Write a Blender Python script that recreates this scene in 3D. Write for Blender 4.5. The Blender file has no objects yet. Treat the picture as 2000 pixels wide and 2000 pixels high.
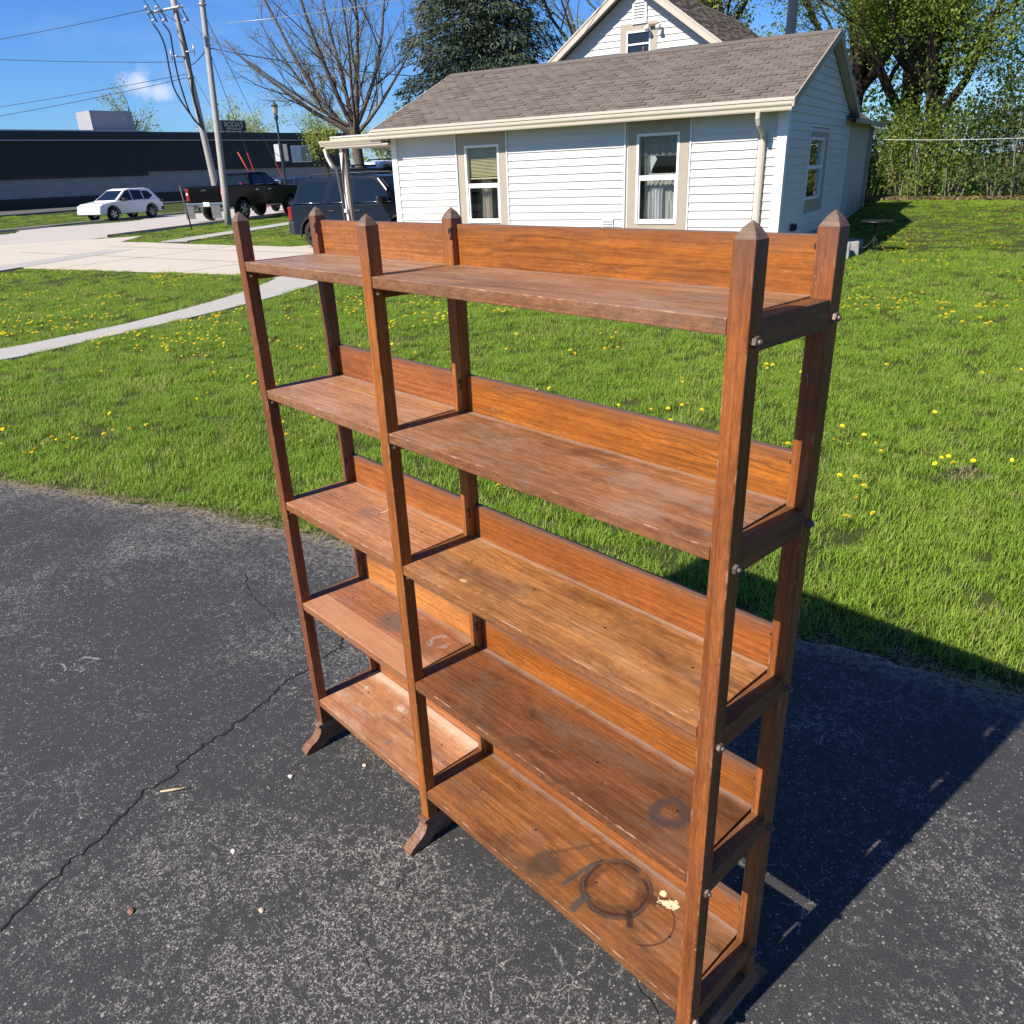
import bpy, math, random
import numpy as np
from mathutils import Vector, Matrix, noise as mnoise
random.seed(7); np.random.seed(7)
S = bpy.context.scene
COL = S.collection
R = math.radians
PI = math.pi

# ------------------------------------------------------------------ camera
cam_d = bpy.data.cameras.new("camera"); cam = bpy.data.objects.new("camera", cam_d); COL.objects.link(cam)
CAM = Vector((1.4372, -.9314, 1.7681))
def _cam():
    y, p, r = -.8362, -.4148, -.0412
    f = Vector((math.sin(y)*math.cos(p), math.cos(y)*math.cos(p), math.sin(p)))
    rt = Vector((math.cos(y), -math.sin(y), 0)); up = rt.cross(f)
    c, s = math.cos(r), math.sin(r)
    r2 = rt*c+up*s; u2 = up*c-rt*s
    m = Matrix((r2, u2, -f)).transposed().to_4x4(); m.translation = CAM
    return m
cam.matrix_world = _cam()
cam_d.sensor_fit = 'HORIZONTAL'; cam_d.sensor_width = 36; cam_d.lens = 36*1510.741/2000
cam_d.clip_start = .05; cam_d.clip_end = 3000
S.camera = cam
S.render.resolution_x = S.render.resolution_y = 1024
# ------------------------------------------------------------------ sun, sky, exposure
SUN_EL, SUN_AZ = R(42.6), PI+.078          # azimuth clockwise from +Y
to_sun = Vector((math.sin(SUN_AZ)*math.cos(SUN_EL), math.cos(SUN_AZ)*math.cos(SUN_EL), math.sin(SUN_EL)))
sd = bpy.data.lights.new("sun", 'SUN'); sd.energy = 5.0; sd.angle = R(.53); sd.color = (1, .915, .79)
so = bpy.data.objects.new("sun", sd); COL.objects.link(so)
so.rotation_mode = 'QUATERNION'; so.rotation_quaternion = to_sun.to_track_quat('Z', 'Y'); so.location = to_sun*50
W = bpy.data.worlds.new("World"); S.world = W; W.use_nodes = True
S.view_settings.view_transform = 'Standard'; S.view_settings.look = 'None'
S.view_settings.exposure = .86; S.view_settings.gamma = 1; S.view_settings.use_curve_mapping = False

# ------------------------------------------------------------------ node helpers
def nd(nt, t, ins=None, **pr):
    n = nt.nodes.new(t)
    for k, v in pr.items(): setattr(n, k, v)
    for k, v in (ins or {}).items():
        s = n.inputs[k]
        if isinstance(v, bpy.types.NodeSocket): nt.links.new(v, s)
        else: s.default_value = v
    return n
def mt(nt, op, a, b=0., c=0., clamp=False):
    return nd(nt, 'ShaderNodeMath', {0: a, 1: b, 2: c}, operation=op, use_clamp=clamp).outputs[0]
def c4(c): return (c[0], c[1], c[2], 1) if len(c) == 3 else tuple(c)
def mix(nt, f, a, b, blend='MIX'):
    A = a if isinstance(a, bpy.types.NodeSocket) else c4(a); B = b if isinstance(b, bpy.types.NodeSocket) else c4(b)
    return nd(nt, 'ShaderNodeMix', {0: f, 6: A, 7: B}, data_type='RGBA', blend_type=blend).outputs[2]
def vmul(nt, v, k):
    return nd(nt, 'ShaderNodeVectorMath', {0: v, 1: k}, operation='MULTIPLY').outputs[0]
def vadd(nt, v, k):
    return nd(nt, 'ShaderNodeVectorMath', {0: v, 1: k}, operation='ADD').outputs[0]
def nz(nt, v, sc, det=3., ro=.55, dist=0.):
    return nd(nt, 'ShaderNodeTexNoise', {'Vector': v, 'Scale': sc, 'Detail': det, 'Roughness': ro, 'Distortion': dist}).outputs['Fac']
def step(nt, v, a, b):
    n = nd(nt, 'ShaderNodeMapRange', {0: v, 1: a, 2: b, 3: 0., 4: 1.}, interpolation_type='SMOOTHSTEP'); return n.outputs[0]
def newmat(name):
    m = bpy.data.materials.new(name); m.use_nodes = True; nt = m.node_tree
    return m, nt, nt.nodes['Principled BSDF']
def setb(nt, b, **k):
    for key, v in k.items():
        s = b.inputs[{'col': 'Base Color', 'rough': 'Roughness', 'metal': 'Metallic', 'nor': 'Normal', 'spec': 'Specular IOR Level', 'coat': 'Coat Weight', 'coatr': 'Coat Roughness', 'emit': 'Emission Color', 'emits': 'Emission Strength', 'sub': 'Subsurface Weight'}[key]]
        if isinstance(v, bpy.types.NodeSocket): nt.links.new(v, s)
        else: s.default_value = c4(v) if key in ('col', 'emit') else v
def bump(nt, h, st=.3, d=.01):
    return nd(nt, 'ShaderNodeBump', {'Height': h, 'Strength': st, 'Distance': d}).outputs[0]
def objco(nt): return nd(nt, 'ShaderNodeTexCoord').outputs['Object']
def orand(nt): return nd(nt, 'ShaderNodeObjectInfo').outputs['Random']
def plain(name, col, rough=.5, var=.12, sc=6., metal=0., spec=.5, bmp=0., bsc=80., coat=0., stretch=(1, 1, 1)):
    m, nt, b = newmat(name); P = vmul(nt, objco(nt), stretch)
    n = nz(nt, P, sc, 5.); d = tuple(x*(1-var*2) for x in col); l = tuple(min(1, x*(1+var)) for x in col)
    setb(nt, b, col=mix(nt, n, d, l), rough=rough, metal=metal, spec=spec, coat=coat, coatr=.04)
    if bmp: setb(nt, b, nor=bump(nt, nz(nt, P, bsc, 3.), bmp, .01))
    return m

# world: sky with a few thin clouds and one small cumulus low in the west
nt = W.node_tree; bg = nt.nodes['Background']
sky = nd(nt, 'ShaderNodeTexSky', sky_type='NISHITA', sun_disc=False, sun_elevation=SUN_EL, sun_rotation=SUN_AZ, altitude=200., air_density=1., dust_density=.25, ozone_density=2.2)
dirv = nd(nt, 'ShaderNodeTexCoord').outputs['Generated']
sat = nd(nt, 'ShaderNodeHueSaturation', {'Hue': .5, 'Saturation': 1.12, 'Value': 1., 'Fac': 1., 'Color': sky.outputs[0]}).outputs[0]
def blob(cx, cy, cz, rad, soft):
    v = vadd(nt, dirv, (-cx, -cy, -cz)); v = vmul(nt, v, (1, 1, 1.25))
    ln = nd(nt, 'ShaderNodeVectorMath', {0: v}, operation='LENGTH').outputs['Value']
    w = nz(nt, dirv, 30., 8., .68); ln = mt(nt, 'ADD', ln, mt(nt, 'MULTIPLY', mt(nt, 'SUBTRACT', w, .5), rad*1.9))
    return step(nt, ln, rad, rad*soft)
cl = mt(nt, 'MAXIMUM', blob(-.9335, .345, .0985, .026, .1), blob(-.9275, .362, .092, .018, .1))
wisp = step(nt, nz(nt, vmul(nt, dirv, (1, 1, 3)), 3.1, 6., .6), .5, .8)
cloud = mt(nt, 'MAXIMUM', mt(nt, 'MULTIPLY', cl, .8), mt(nt, 'MULTIPLY', wisp, .22))
grade = mix(nt, 1., sat, (.60, 1.00, 1.66), 'MULTIPLY')
colr = mix(nt, cloud, grade, (9.0, 9.8, 11.6))
nt.links.new(colr, bg.inputs[0]); bg.inputs[1].default_value = .050

# ------------------------------------------------------------------ mesh helpers
class MB:
    def __init__(s): s.v = []; s.f = []; s.m = []; s.sm = []
    def add(s, vs, fs, m=0, sm=False):
        o = len(s.v); s.v += [tuple(v) for v in vs]
        for f in fs: s.f.append([i+o for i in f]); s.m.append(m); s.sm.append(sm)
    def box(s, a, b, m=0):
        x0, y0, z0 = a; x1, y1, z1 = b
        s.add([(x0, y0, z0), (x1, y0, z0), (x1, y1, z0), (x0, y1, z0), (x0, y0, z1), (x1, y0, z1), (x1, y1, z1), (x0, y1, z1)],
              [(3, 2, 1, 0), (4, 5, 6, 7), (0, 1, 5, 4), (1, 2, 6, 5), (2, 3, 7, 6), (3, 0, 4, 7)], m)
    def prism(s, poly, ax, a, b, m=0, sm=False, scale=None):
        # poly in the two remaining axes (cyclic order), extruded along axis ax from a to b
        def P(u, v, t):
            return (t, u, v) if ax == 0 else ((u, t, v) if ax == 1 else (u, v, t))
        n = len(poly); vs = [P(u, v, a) for u, v in poly]+[P(u, v, b) for u, v in poly]
        fs = [list(range(n))[::-1], list(range(n, 2*n))]
        o = len(s.v); s.v += vs
        for f in fs: s.f.append([i+o for i in f]); s.m.append(m); s.sm.append(False)
        for i in range(n): s.f.append([o+i, o+(i+1) % n, o+n+(i+1) % n, o+n+i]); s.m.append(m); s.sm.append(sm)
    def tube(s, pts, rad, n=6, m=0, cap=True, sm=True):
        pts = [Vector(p) for p in pts]; k = len(pts)
        if not hasattr(rad, '__len__'): rad = [rad]*k
        d0 = (pts[1]-pts[0]).normalized(); up = Vector((0, 0, 1)) if abs(d0.z) < .9 else Vector((1, 0, 0))
        u = d0.cross(up).normalized(); o = len(s.v)
        for i, p in enumerate(pts):
            d = (pts[min(i+1, k-1)]-pts[max(i-1, 0)]).normalized()
            u = (u-d*u.dot(d)).normalized(); w = d.cross(u)
            for j in range(n):
                a = 2*PI*j/n; s.v.append(tuple(p+(u*math.cos(a)+w*math.sin(a))*rad[i]))
        for i in range(k-1):
            for j in range(n):
                s.f.append([o+i*n+j, o+i*n+(j+1) % n, o+(i+1)*n+(j+1) % n, o+(i+1)*n+j]); s.m.append(m); s.sm.append(sm)
        if cap:
            s.f.append([o+j for j in range(n)][::-1]); s.m.append(m); s.sm.append(False)
            s.f.append([o+(k-1)*n+j for j in range(n)]); s.m.append(m); s.sm.append(False)
    def lathe(s, prof, n=24, m=0, ax='Z', c=(0, 0, 0), sm=True):
        o = len(s.v); k = len(prof)
        for r, h in prof:
            for j in range(n):
                a = 2*PI*j/n; x, y = r*math.cos(a), r*math.sin(a)
                p = (x, y, h) if ax == 'Z' else ((x, h, y) if ax == 'Y' else (h, x, y))
                s.v.append((p[0]+c[0], p[1]+c[1], p[2]+c[2]))
        for i in range(k-1):
            for j in range(n):
                s.f.append([o+i*n+j, o+i*n+(j+1) % n, o+(i+1)*n+(j+1) % n, o+(i+1)*n+j]); s.m.append(m); s.sm.append(sm)
        s.f.append([o+j for j in range(n)]); s.m.append(m); s.sm.append(False)
        s.f.append([o+(k-1)*n+j for j in range(n)]); s.m.append(m); s.sm.append(False)
    def quad(s, a, b, c, d, m=0): s.add([a, b, c, d], [(0, 1, 2, 3)], m)
    def mesh(s, name, mats):
        me = bpy.data.meshes.new(name); me.from_pydata(s.v, [], s.f)
        for m in (mats if isinstance(mats, (list, tuple)) else [mats]): me.materials.append(m)
        me.polygons.foreach_set('material_index', s.m); me.polygons.foreach_set('use_smooth', s.sm)
        me.update()
        return me
    def obj(s, name, mats, parent=None, loc=(0, 0, 0), rot=(0, 0, 0), bev=0, seg=2, fix=True):
        me = s.mesh(name, mats)
        if fix: fixn(me)
        return link(name, me, parent, loc, rot, bev, seg)
import bmesh
def fixn(me):
    bm = bmesh.new(); bm.from_mesh(me); bmesh.ops.recalc_face_normals(bm, faces=bm.faces); bm.to_mesh(me); bm.free()
def link(name, me, parent=None, loc=(0, 0, 0), rot=(0, 0, 0), bev=0, seg=2):
    o = bpy.data.objects.new(name, me); COL.objects.link(o); o.parent = parent; o.location = loc; o.rotation_euler = rot
    if bev:
        b = o.modifiers.new('bevel', 'BEVEL'); b.width = bev; b.segments = seg; b.limit_method = 'ANGLE'; b.angle_limit = R(32)
    return o
def tag(o, label=None, cat=None, group=None, kind=None):
    if label: o['label'] = label
    if cat: o['category'] = cat
    if group: o['group'] = group
    if kind: o['kind'] = kind
    return o
def empty(name, label, cat, loc=(0, 0, 0), rz=0., group=None):
    o = bpy.data.objects.new(name, None); COL.objects.link(o); o.location = loc; o.rotation_euler = (0, 0, rz); o.empty_display_size = .2
    return tag(o, label, cat, group)
def copy_tree(o, parent=None):
    c = o.copy(); COL.objects.link(c); c.parent = parent
    for ch in list(o.children): copy_tree(ch, c)
    return c
def np_mesh(name, verts, faces, mats, attrs=None, mi=None):
    """verts (n,3), faces (m,k) all same size"""
    me = bpy.data.meshes.new(name); n, (m, k) = len(verts), faces.shape
    me.vertices.add(n); me.vertices.foreach_set('co', np.asarray(verts, np.float32).ravel())
    me.loops.add(m*k); me.loops.foreach_set('vertex_index', faces.astype(np.int32).ravel())
    me.polygons.add(m); me.polygons.foreach_set('loop_start', np.arange(0, m*k, k, dtype=np.int32))
    try: me.polygons.foreach_set('loop_total', np.full(m, k, np.int32))
    except Exception: pass
    for mm in (mats if isinstance(mats, (list, tuple)) else [mats]): me.materials.append(mm)
    if mi is not None: me.polygons.foreach_set('material_index', np.asarray(mi, np.int32))
    for an, (dom, val) in (attrs or {}).items():
        a = me.attributes.new(an, 'FLOAT', dom); a.data.foreach_set('value', np.asarray(val, np.float32))
    me.update(calc_edges=True); me.validate()
    return me


# ------------------------------------------------------------------ wood
def wood(name, axis, light, dark, grey=(.17, .12, .10), greyamt=.25, stain=.3, lines=.55, freq=95., rough=.44, spec=.3, seed=0., extra=None, warpk=.05, shelf=False):
    m, nt, b = newmat(name); P0 = objco(nt); r = orand(nt)
    off = nd(nt, 'ShaderNodeCombineXYZ', {0: mt(nt, 'MULTIPLY_ADD', r, 37.3, seed), 1: mt(nt, 'MULTIPLY', r, 91.7), 2: mt(nt, 'MULTIPLY', r, 17.9)}).outputs[0]
    sp = nd(nt, 'ShaderNodeSeparateXYZ', {0: P0}).outputs
    order = {'x': (0, 1, 2), 'y': (1, 0, 2), 'z': (2, 0, 1)}[axis]
    U = nd(nt, 'ShaderNodeCombineXYZ', {0: sp[order[0]], 1: sp[order[1]], 2: sp[order[2]]}).outputs[0]
    P = vadd(nt, U, off)
    warp = nz(nt, vmul(nt, P, (1.6, 6, 6)), 1., 4., .5)
    v = mt(nt, 'ADD', mt(nt, 'ADD', sp[order[1]], mt(nt, 'MULTIPLY', sp[order[2]], .8)), mt(nt, 'MULTIPLY', r, 3.1))
    vw = mt(nt, 'MULTIPLY_ADD', mt(nt, 'SUBTRACT', warp, .5), warpk*4, v)
    ring = mt(nt, 'MULTIPLY_ADD', mt(nt, 'SINE', mt(nt, 'MULTIPLY', vw, freq*2*PI)), .5, .5)
    ring = mt(nt, 'POWER', ring, 5.)
    ring = mt(nt, 'MULTIPLY', ring, step(nt, nz(nt, vmul(nt, P, (3, 14, 14)), 1., 2.), .38, .62))
    fib = nz(nt, vmul(nt, P, (7, 240, 240)), 1., 4., .65)
    pore = step(nt, nz(nt, vmul(nt, P, (22, 420, 420)), 1., 2.), .56, .68)
    patch = step(nt, nz(nt, vmul(nt, P, (3.6, 13, 13)), 1., 6., .68), .36, .64)
    col = mix(nt, patch, dark, light)
    strk = step(nt, nz(nt, vmul(nt, P, (1.6, 130, 130)), 1., 4., .6), .3, .7)
    col = mix(nt, 1., col, mix(nt, strk, (.62, .55, .48), (1.22, 1.22, 1.2)), 'MULTIPLY')
    mott = step(nt, nz(nt, vmul(nt, P, (45, 130, 130)), 1., 5., .75), .32, .70)
    col = mix(nt, 1., col, mix(nt, mott, (.70, .66, .62), (1.16, 1.16, 1.15)), 'MULTIPLY')
    col = mix(nt, mt(nt, 'MULTIPLY', ring, lines), col, tuple(x*.3 for x in dark))
    col = mix(nt, mt(nt, 'MULTIPLY', pore, .5), col, tuple(x*.42 for x in dark))
    col = mix(nt, mt(nt, 'MULTIPLY_ADD', fib, .9, -.22, True), col, tuple(min(1, x*1.45) for x in light))
    col = mix(nt, 1., col, (.92, .87, .70), 'MULTIPLY')
    gr_ = mt(nt, 'MULTIPLY', step(nt, nz(nt, vmul(nt, P, (2.6, 8, 8)), 1., 6., .7, .5), .48, .70), min(.8, stain*1.5))
    col = mix(nt, 1., col, mix(nt, gr_, (1.06, 1.05, 1.04), (.33, .28, .25)), 'MULTIPLY')
    gm = mt(nt, 'MULTIPLY', step(nt, nz(nt, vmul(nt, P, (4, 10, 10)), 1.3, 6., .7), .45, .72), greyamt*.75)
    col = mix(nt, gm, col, grey)
    st = mt(nt, 'MULTIPLY', step(nt, nz(nt, vmul(nt, P, (5, 9, 9)), 1.1, 4., .65, .4), .57, .74), stain)
    col = mix(nt, st, col, (.035, .022, .016))
    scr = step(nt, nz(nt, vmul(nt, P, (26, 150, 150)), 1., 3., .6, 1.4), .655, .70)
    scr = mt(nt, 'MULTIPLY', scr, step(nt, nz(nt, P, 7., 2.), .45, .7))
    col = mix(nt, mt(nt, 'MULTIPLY', scr, .55), col, (.50, .34, .24))
    if extra: col = extra(nt, P0, sp, col)
    if shelf:
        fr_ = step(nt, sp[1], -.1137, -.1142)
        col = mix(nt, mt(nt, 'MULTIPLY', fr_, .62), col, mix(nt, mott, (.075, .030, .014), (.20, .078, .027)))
        ew = mt(nt, 'MULTIPLY', mt(nt, 'MULTIPLY', step(nt, sp[1], -.1118, -.1132), step(nt, sp[2], -.0035, -.0012)), step(nt, nz(nt, vmul(nt, P, (30, 90, 90)), 1., 3.), .50, .64))
        col = mix(nt, mt(nt, 'MULTIPLY', ew, .5), col, (.42, .28, .19))
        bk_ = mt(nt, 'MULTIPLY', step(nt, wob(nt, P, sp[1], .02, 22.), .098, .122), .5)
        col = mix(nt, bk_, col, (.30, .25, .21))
    rg = mt(nt, 'MULTIPLY_ADD', patch, -.10, rough+.08)
    setb(nt, b, col=col, rough=rg, spec=spec, nor=bump(nt, mt(nt, 'ADD', fib, mt(nt, 'MULTIPLY', pore, -.7)), .22, .002))
    return m
def circ(nt, sp, cx, cy, sx=1., sy=1.):
    dx = mt(nt, 'MULTIPLY', mt(nt, 'SUBTRACT', sp[0], cx), sx); dy = mt(nt, 'MULTIPLY', mt(nt, 'SUBTRACT', sp[1], cy), sy)
    return mt(nt, 'SQRT', mt(nt, 'ADD', mt(nt, 'MULTIPLY', dx, dx), mt(nt, 'MULTIPLY', dy, dy)))
def seg(nt, sp, ax, ay, bx, by):
    dx, dy = bx-ax, by-ay; L2 = dx*dx+dy*dy
    px = mt(nt, 'SUBTRACT', sp[0], ax); py = mt(nt, 'SUBTRACT', sp[1], ay)
    t = mt(nt, 'DIVIDE', mt(nt, 'ADD', mt(nt, 'MULTIPLY', px, dx), mt(nt, 'MULTIPLY', py, dy)), L2, clamp=True)
    ex = mt(nt, 'MULTIPLY_ADD', t, -dx, px); ey = mt(nt, 'MULTIPLY_ADD', t, -dy, py)
    return mt(nt, 'SQRT', mt(nt, 'ADD', mt(nt, 'MULTIPLY', ex, ex), mt(nt, 'MULTIPLY', ey, ey)))
def wob(nt, P, d, k, sc=60.): return mt(nt, 'MULTIPLY_ADD', mt(nt, 'SUBTRACT', nz(nt, P, sc, 4., .6), .5), k, d)
def nails(nt, P, sp, col, xs, y):
    for x in xs:
        col = mix(nt, step(nt, circ(nt, sp, x, y+.006*math.sin(x*40)), .0036, .0024), col, (.012, .010, .009))
    return col
def stain_mark(nt, P, sp, col, x, y, rad, c, k=.8, wb=.03, sx=1., sy=1.):
    d = wob(nt, P, circ(nt, sp, x, y, sx, sy), wb, 38.)
    return mix(nt, mt(nt, 'MULTIPLY', step(nt, d, rad, rad*.45), k), col, c)
RW, LW = .8817, .5875
RC, LC = RW/2, -LW/2                                   # bay centres: shelf objects sit at the bay centre, y = .1
SH = lambda x, y, c: (x-c, y-.1)
RX = [-.32, -.11, .11, .32]; LX = [-.19, 0., .19]
def ex_R5(nt, P, sp, col):
    cx, cy = SH(.594, .116, RC)
    col = stain_mark(nt, P, sp, col, *SH(.426, .046, RC), .055, (.05, .036, .026), .75, .05)
    d = circ(nt, sp, cx, cy); ang = nz(nt, P, 16., 2.)
    dw = wob(nt, P, wob(nt, P, d, .012, 22.), .007, 120.)
    for r0, w, c, k in ((.083, .0065, (.04, .034, .032), .8), (.0745, .0075, (.035, .015, .010), .85), (.079, .002, (.3, .24, .2), .3), (.066, .024, (.04, .018, .012), .6)):
        band = step(nt, mt(nt, 'ABSOLUTE', mt(nt, 'SUBTRACT', dw, r0)), w, w*.45)
        col = mix(nt, mt(nt, 'MULTIPLY', band, mt(nt, 'MULTIPLY', step(nt, ang, .30, .58), k)), col, c)
    for a, bb, w in ((SH(.497, .040, RC), SH(.508, .125, RC), .0085), (SH(.560, .002, RC), SH(.560, .044, RC), .013)):
        col = mix(nt, mt(nt, 'MULTIPLY', step(nt, wob(nt, P, wob(nt, P, seg(nt, sp, *a, *bb), .012, 45.), .006, 140.), w, w*.55), .8), col, (.05, .048, .045))
    col = mix(nt, mt(nt, 'MULTIPLY', step(nt, wob(nt, P, wob(nt, P, seg(nt, sp, *SH(.655, .085, RC), *SH(.680, .060, RC)), .022, 40.), .010, 130.), .011, .005), .8), col, (.025, .015, .012))
    col = mix(nt, mt(nt, 'MULTIPLY', step(nt, wob(nt, P, seg(nt, sp, *SH(.665, .145, RC), *SH(.712, .172, RC)), .03, 50.), .017, .008), .85), col, (.06, .022, .010))
    ch = mt(nt, 'MINIMUM', wob(nt, P, wob(nt, P, seg(nt, sp, *SH(.693, .162, RC), *SH(.722, .176, RC)), .040, 62.), .014, 190.), wob(nt, P, circ(nt, sp, *SH(.682, .183, RC)), .022, 95.))
    col = mix(nt, step(nt, ch, .0092, .0080), col, (.60, .50, .33))
    da = circ(nt, sp, *SH(.69, .098, RC)); arc = step(nt, mt(nt, 'ABSOLUTE', mt(nt, 'SUBTRACT', da, .07)), .0028, .0012)
    col = mix(nt, mt(nt, 'MULTIPLY', mt(nt, 'MULTIPLY', arc, step(nt, sp[0], SH(.715, 0, RC)[0], SH(.725, 0, RC)[0])), .75), col, (.05, .02, .012))
    col = mix(nt, mt(nt, 'MULTIPLY', step(nt, wob(nt, P, seg(nt, sp, -.03, -.02, .045, .10), .02, 40.), .006, .002), .4), col, (.04, .02, .015))
    return nails(nt, P, sp, col, RX, .0)
def ex_R4(nt, P, sp, col):
    d = wob(nt, P, wob(nt, P, circ(nt, sp, *SH(.754, .088, RC), 1., .9), .035, 26.), .014, 120.)
    col = mix(nt, mt(nt, 'MULTIPLY', step(nt, mt(nt, 'ABSOLUTE', mt(nt, 'SUBTRACT', d, .030)), .020, .004), .72), col, (.035, .031, .032))
    return nails(nt, P, sp, col, RX, .0)
def ex_R3(nt, P, sp, col):
    col = mix(nt, step(nt, wob(nt, P, circ(nt, sp, *SH(.181, .042, RC), .7, 1.), .003, 80.), .008, .0068), col, (.45, .30, .14))
    col = stain_mark(nt, P, sp, col, -.2, -.03, .05, (.07, .038, .02), .42, .09, .35)
    col = stain_mark(nt, P, sp, col, .2, .04, .045, (.07, .038, .02), .42, .09, .28)
    return nails(nt, P, sp, col, RX, .02)
def ex_R2(nt, P, sp, col):
    d = circ(nt, sp, *SH(.479, .165, RC), .8, 1.); arc = step(nt, mt(nt, 'ABSOLUTE', mt(nt, 'SUBTRACT', d, .05)), .003, .001)
    return mix(nt, mt(nt, 'MULTIPLY', arc, mt(nt, 'MULTIPLY', step(nt, nz(nt, P, 14., 1.), .4, .55), .6)), col, (.07, .05, .05))
def ex_R1(nt, P, sp, col):
    return stain_mark(nt, P, sp, col, .3, .02, .03, (.12, .10, .10), .5, .03, .6)
def ex_L4(nt, P, sp, col):
    band = step(nt, wob(nt, P, sp[1], .01, 5.), -.028, -.034)       # paler front plank
    col = mix(nt, mt(nt, 'MULTIPLY', band, .55), col, mix(nt, nz(nt, vmul(nt, P, (5, 60, 60)), 1., 5., .7), (.34, .14, .06), (.60, .33, .18)))
    col = stain_mark(nt, P, sp, col, *SH(-.265, .125, LC), .06, (.10, .075, .065), .7, .05, .7)
    d = circ(nt, sp, *SH(-.085, .15, LC)); ar = step(nt, mt(nt, 'ABSOLUTE', mt(nt, 'SUBTRACT', wob(nt, P, wob(nt, P, d, .03, 24.), .012, 110.), .028)), .013, .001)
    col = mix(nt, mt(nt, 'MULTIPLY', mt(nt, 'MULTIPLY', ar, step(nt, nz(nt, P, 18., 3.), .42, .62)), .6), col, (.30, .26, .235))
    return nails(nt, P, sp, col, LX, .02)
def ex_L5(nt, P, sp, col):
    col = mix(nt, mt(nt, 'MULTIPLY', step(nt, wob(nt, P, sp[1], .06, 14.), .065, .11), .7), col, (.58, .46, .34))
    for x, y, r in ((-.335, .15, .022), (-.51, .135, .014)):
        d = wob(nt, P, circ(nt, sp, *SH(x, y, LC), .55, 1.), .012, 60.)
        col = mix(nt, mt(nt, 'MULTIPLY', step(nt, wob(nt, P, d, .012, 130.), r, r*.3), .6), col, (.55, .43, .32))
        col = mix(nt, mt(nt, 'MULTIPLY', step(nt, mt(nt, 'ABSOLUTE', mt(nt, 'SUBTRACT', wob(nt, P, d, .02, 50.), r*.55)), .002, .0004), .55), col, (.06, .035, .03))
    col = stain_mark(nt, P, sp, col, *SH(-.232, .034, LC), .016, (.14, .11, .10), .7, .01)
    col = mix(nt, mt(nt, 'MULTIPLY', step(nt, wob(nt, P, seg(nt, sp, -.05, -.01, .28, -.005), .02, 12.), .012, .002), .5), col, (.10, .05, .04))
    return nails(nt, P, sp, col, LX, .03)
def ex_L3(nt, P, sp, col):
    d = circ(nt, sp, -.03, .045); ar = step(nt, mt(nt, 'ABSOLUTE', mt(nt, 'SUBTRACT', d, .03)), .003, .001)
    col = mix(nt, mt(nt, 'MULTIPLY', mt(nt, 'MULTIPLY', ar, step(nt, sp[0], -.03, -.015)), .8), col, (.6, .5, .38))
    col = stain_mark(nt, P, sp, col, -.03, .01, .04, (.15, .10, .085), .6, .04, .7)
    return nails(nt, P, sp, col, LX, .03)
pink = (.40, .165, .085); pinkd = (.26, .10, .055)
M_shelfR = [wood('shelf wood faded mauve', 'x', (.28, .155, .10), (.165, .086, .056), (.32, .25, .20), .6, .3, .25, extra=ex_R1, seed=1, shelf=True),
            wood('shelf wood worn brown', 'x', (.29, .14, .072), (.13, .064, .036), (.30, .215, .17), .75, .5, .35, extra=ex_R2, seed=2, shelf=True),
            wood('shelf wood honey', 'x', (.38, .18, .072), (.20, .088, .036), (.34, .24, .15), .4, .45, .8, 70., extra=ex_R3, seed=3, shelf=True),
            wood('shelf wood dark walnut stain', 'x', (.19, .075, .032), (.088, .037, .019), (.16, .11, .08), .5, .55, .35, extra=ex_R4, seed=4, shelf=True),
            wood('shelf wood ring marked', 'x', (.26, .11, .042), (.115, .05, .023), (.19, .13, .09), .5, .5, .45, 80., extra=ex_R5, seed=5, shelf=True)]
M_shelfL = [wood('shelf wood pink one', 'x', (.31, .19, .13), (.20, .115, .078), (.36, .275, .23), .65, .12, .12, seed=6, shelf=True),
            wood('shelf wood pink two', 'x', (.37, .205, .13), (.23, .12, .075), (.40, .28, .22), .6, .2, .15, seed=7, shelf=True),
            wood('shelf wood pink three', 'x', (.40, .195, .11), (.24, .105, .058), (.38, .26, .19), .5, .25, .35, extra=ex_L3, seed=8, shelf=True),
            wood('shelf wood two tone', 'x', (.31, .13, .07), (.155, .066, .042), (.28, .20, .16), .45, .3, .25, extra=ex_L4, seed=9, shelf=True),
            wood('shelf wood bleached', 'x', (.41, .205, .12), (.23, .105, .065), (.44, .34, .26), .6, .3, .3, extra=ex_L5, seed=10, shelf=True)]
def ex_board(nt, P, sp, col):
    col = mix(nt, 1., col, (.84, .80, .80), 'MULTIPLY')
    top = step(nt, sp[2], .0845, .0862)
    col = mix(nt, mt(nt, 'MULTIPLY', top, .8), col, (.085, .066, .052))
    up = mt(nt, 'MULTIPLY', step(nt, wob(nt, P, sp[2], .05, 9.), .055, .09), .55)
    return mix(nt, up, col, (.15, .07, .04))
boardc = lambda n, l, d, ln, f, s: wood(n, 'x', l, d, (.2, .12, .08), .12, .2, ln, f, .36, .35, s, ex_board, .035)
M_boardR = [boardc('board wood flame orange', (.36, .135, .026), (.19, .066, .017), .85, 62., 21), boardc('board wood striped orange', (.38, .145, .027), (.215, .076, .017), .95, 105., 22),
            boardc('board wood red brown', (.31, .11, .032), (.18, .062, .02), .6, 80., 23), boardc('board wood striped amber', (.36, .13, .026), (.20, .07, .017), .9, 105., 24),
            boardc('board wood plain brown', (.32, .12, .036), (.21, .075, .025), .5, 90., 25)]
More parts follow.
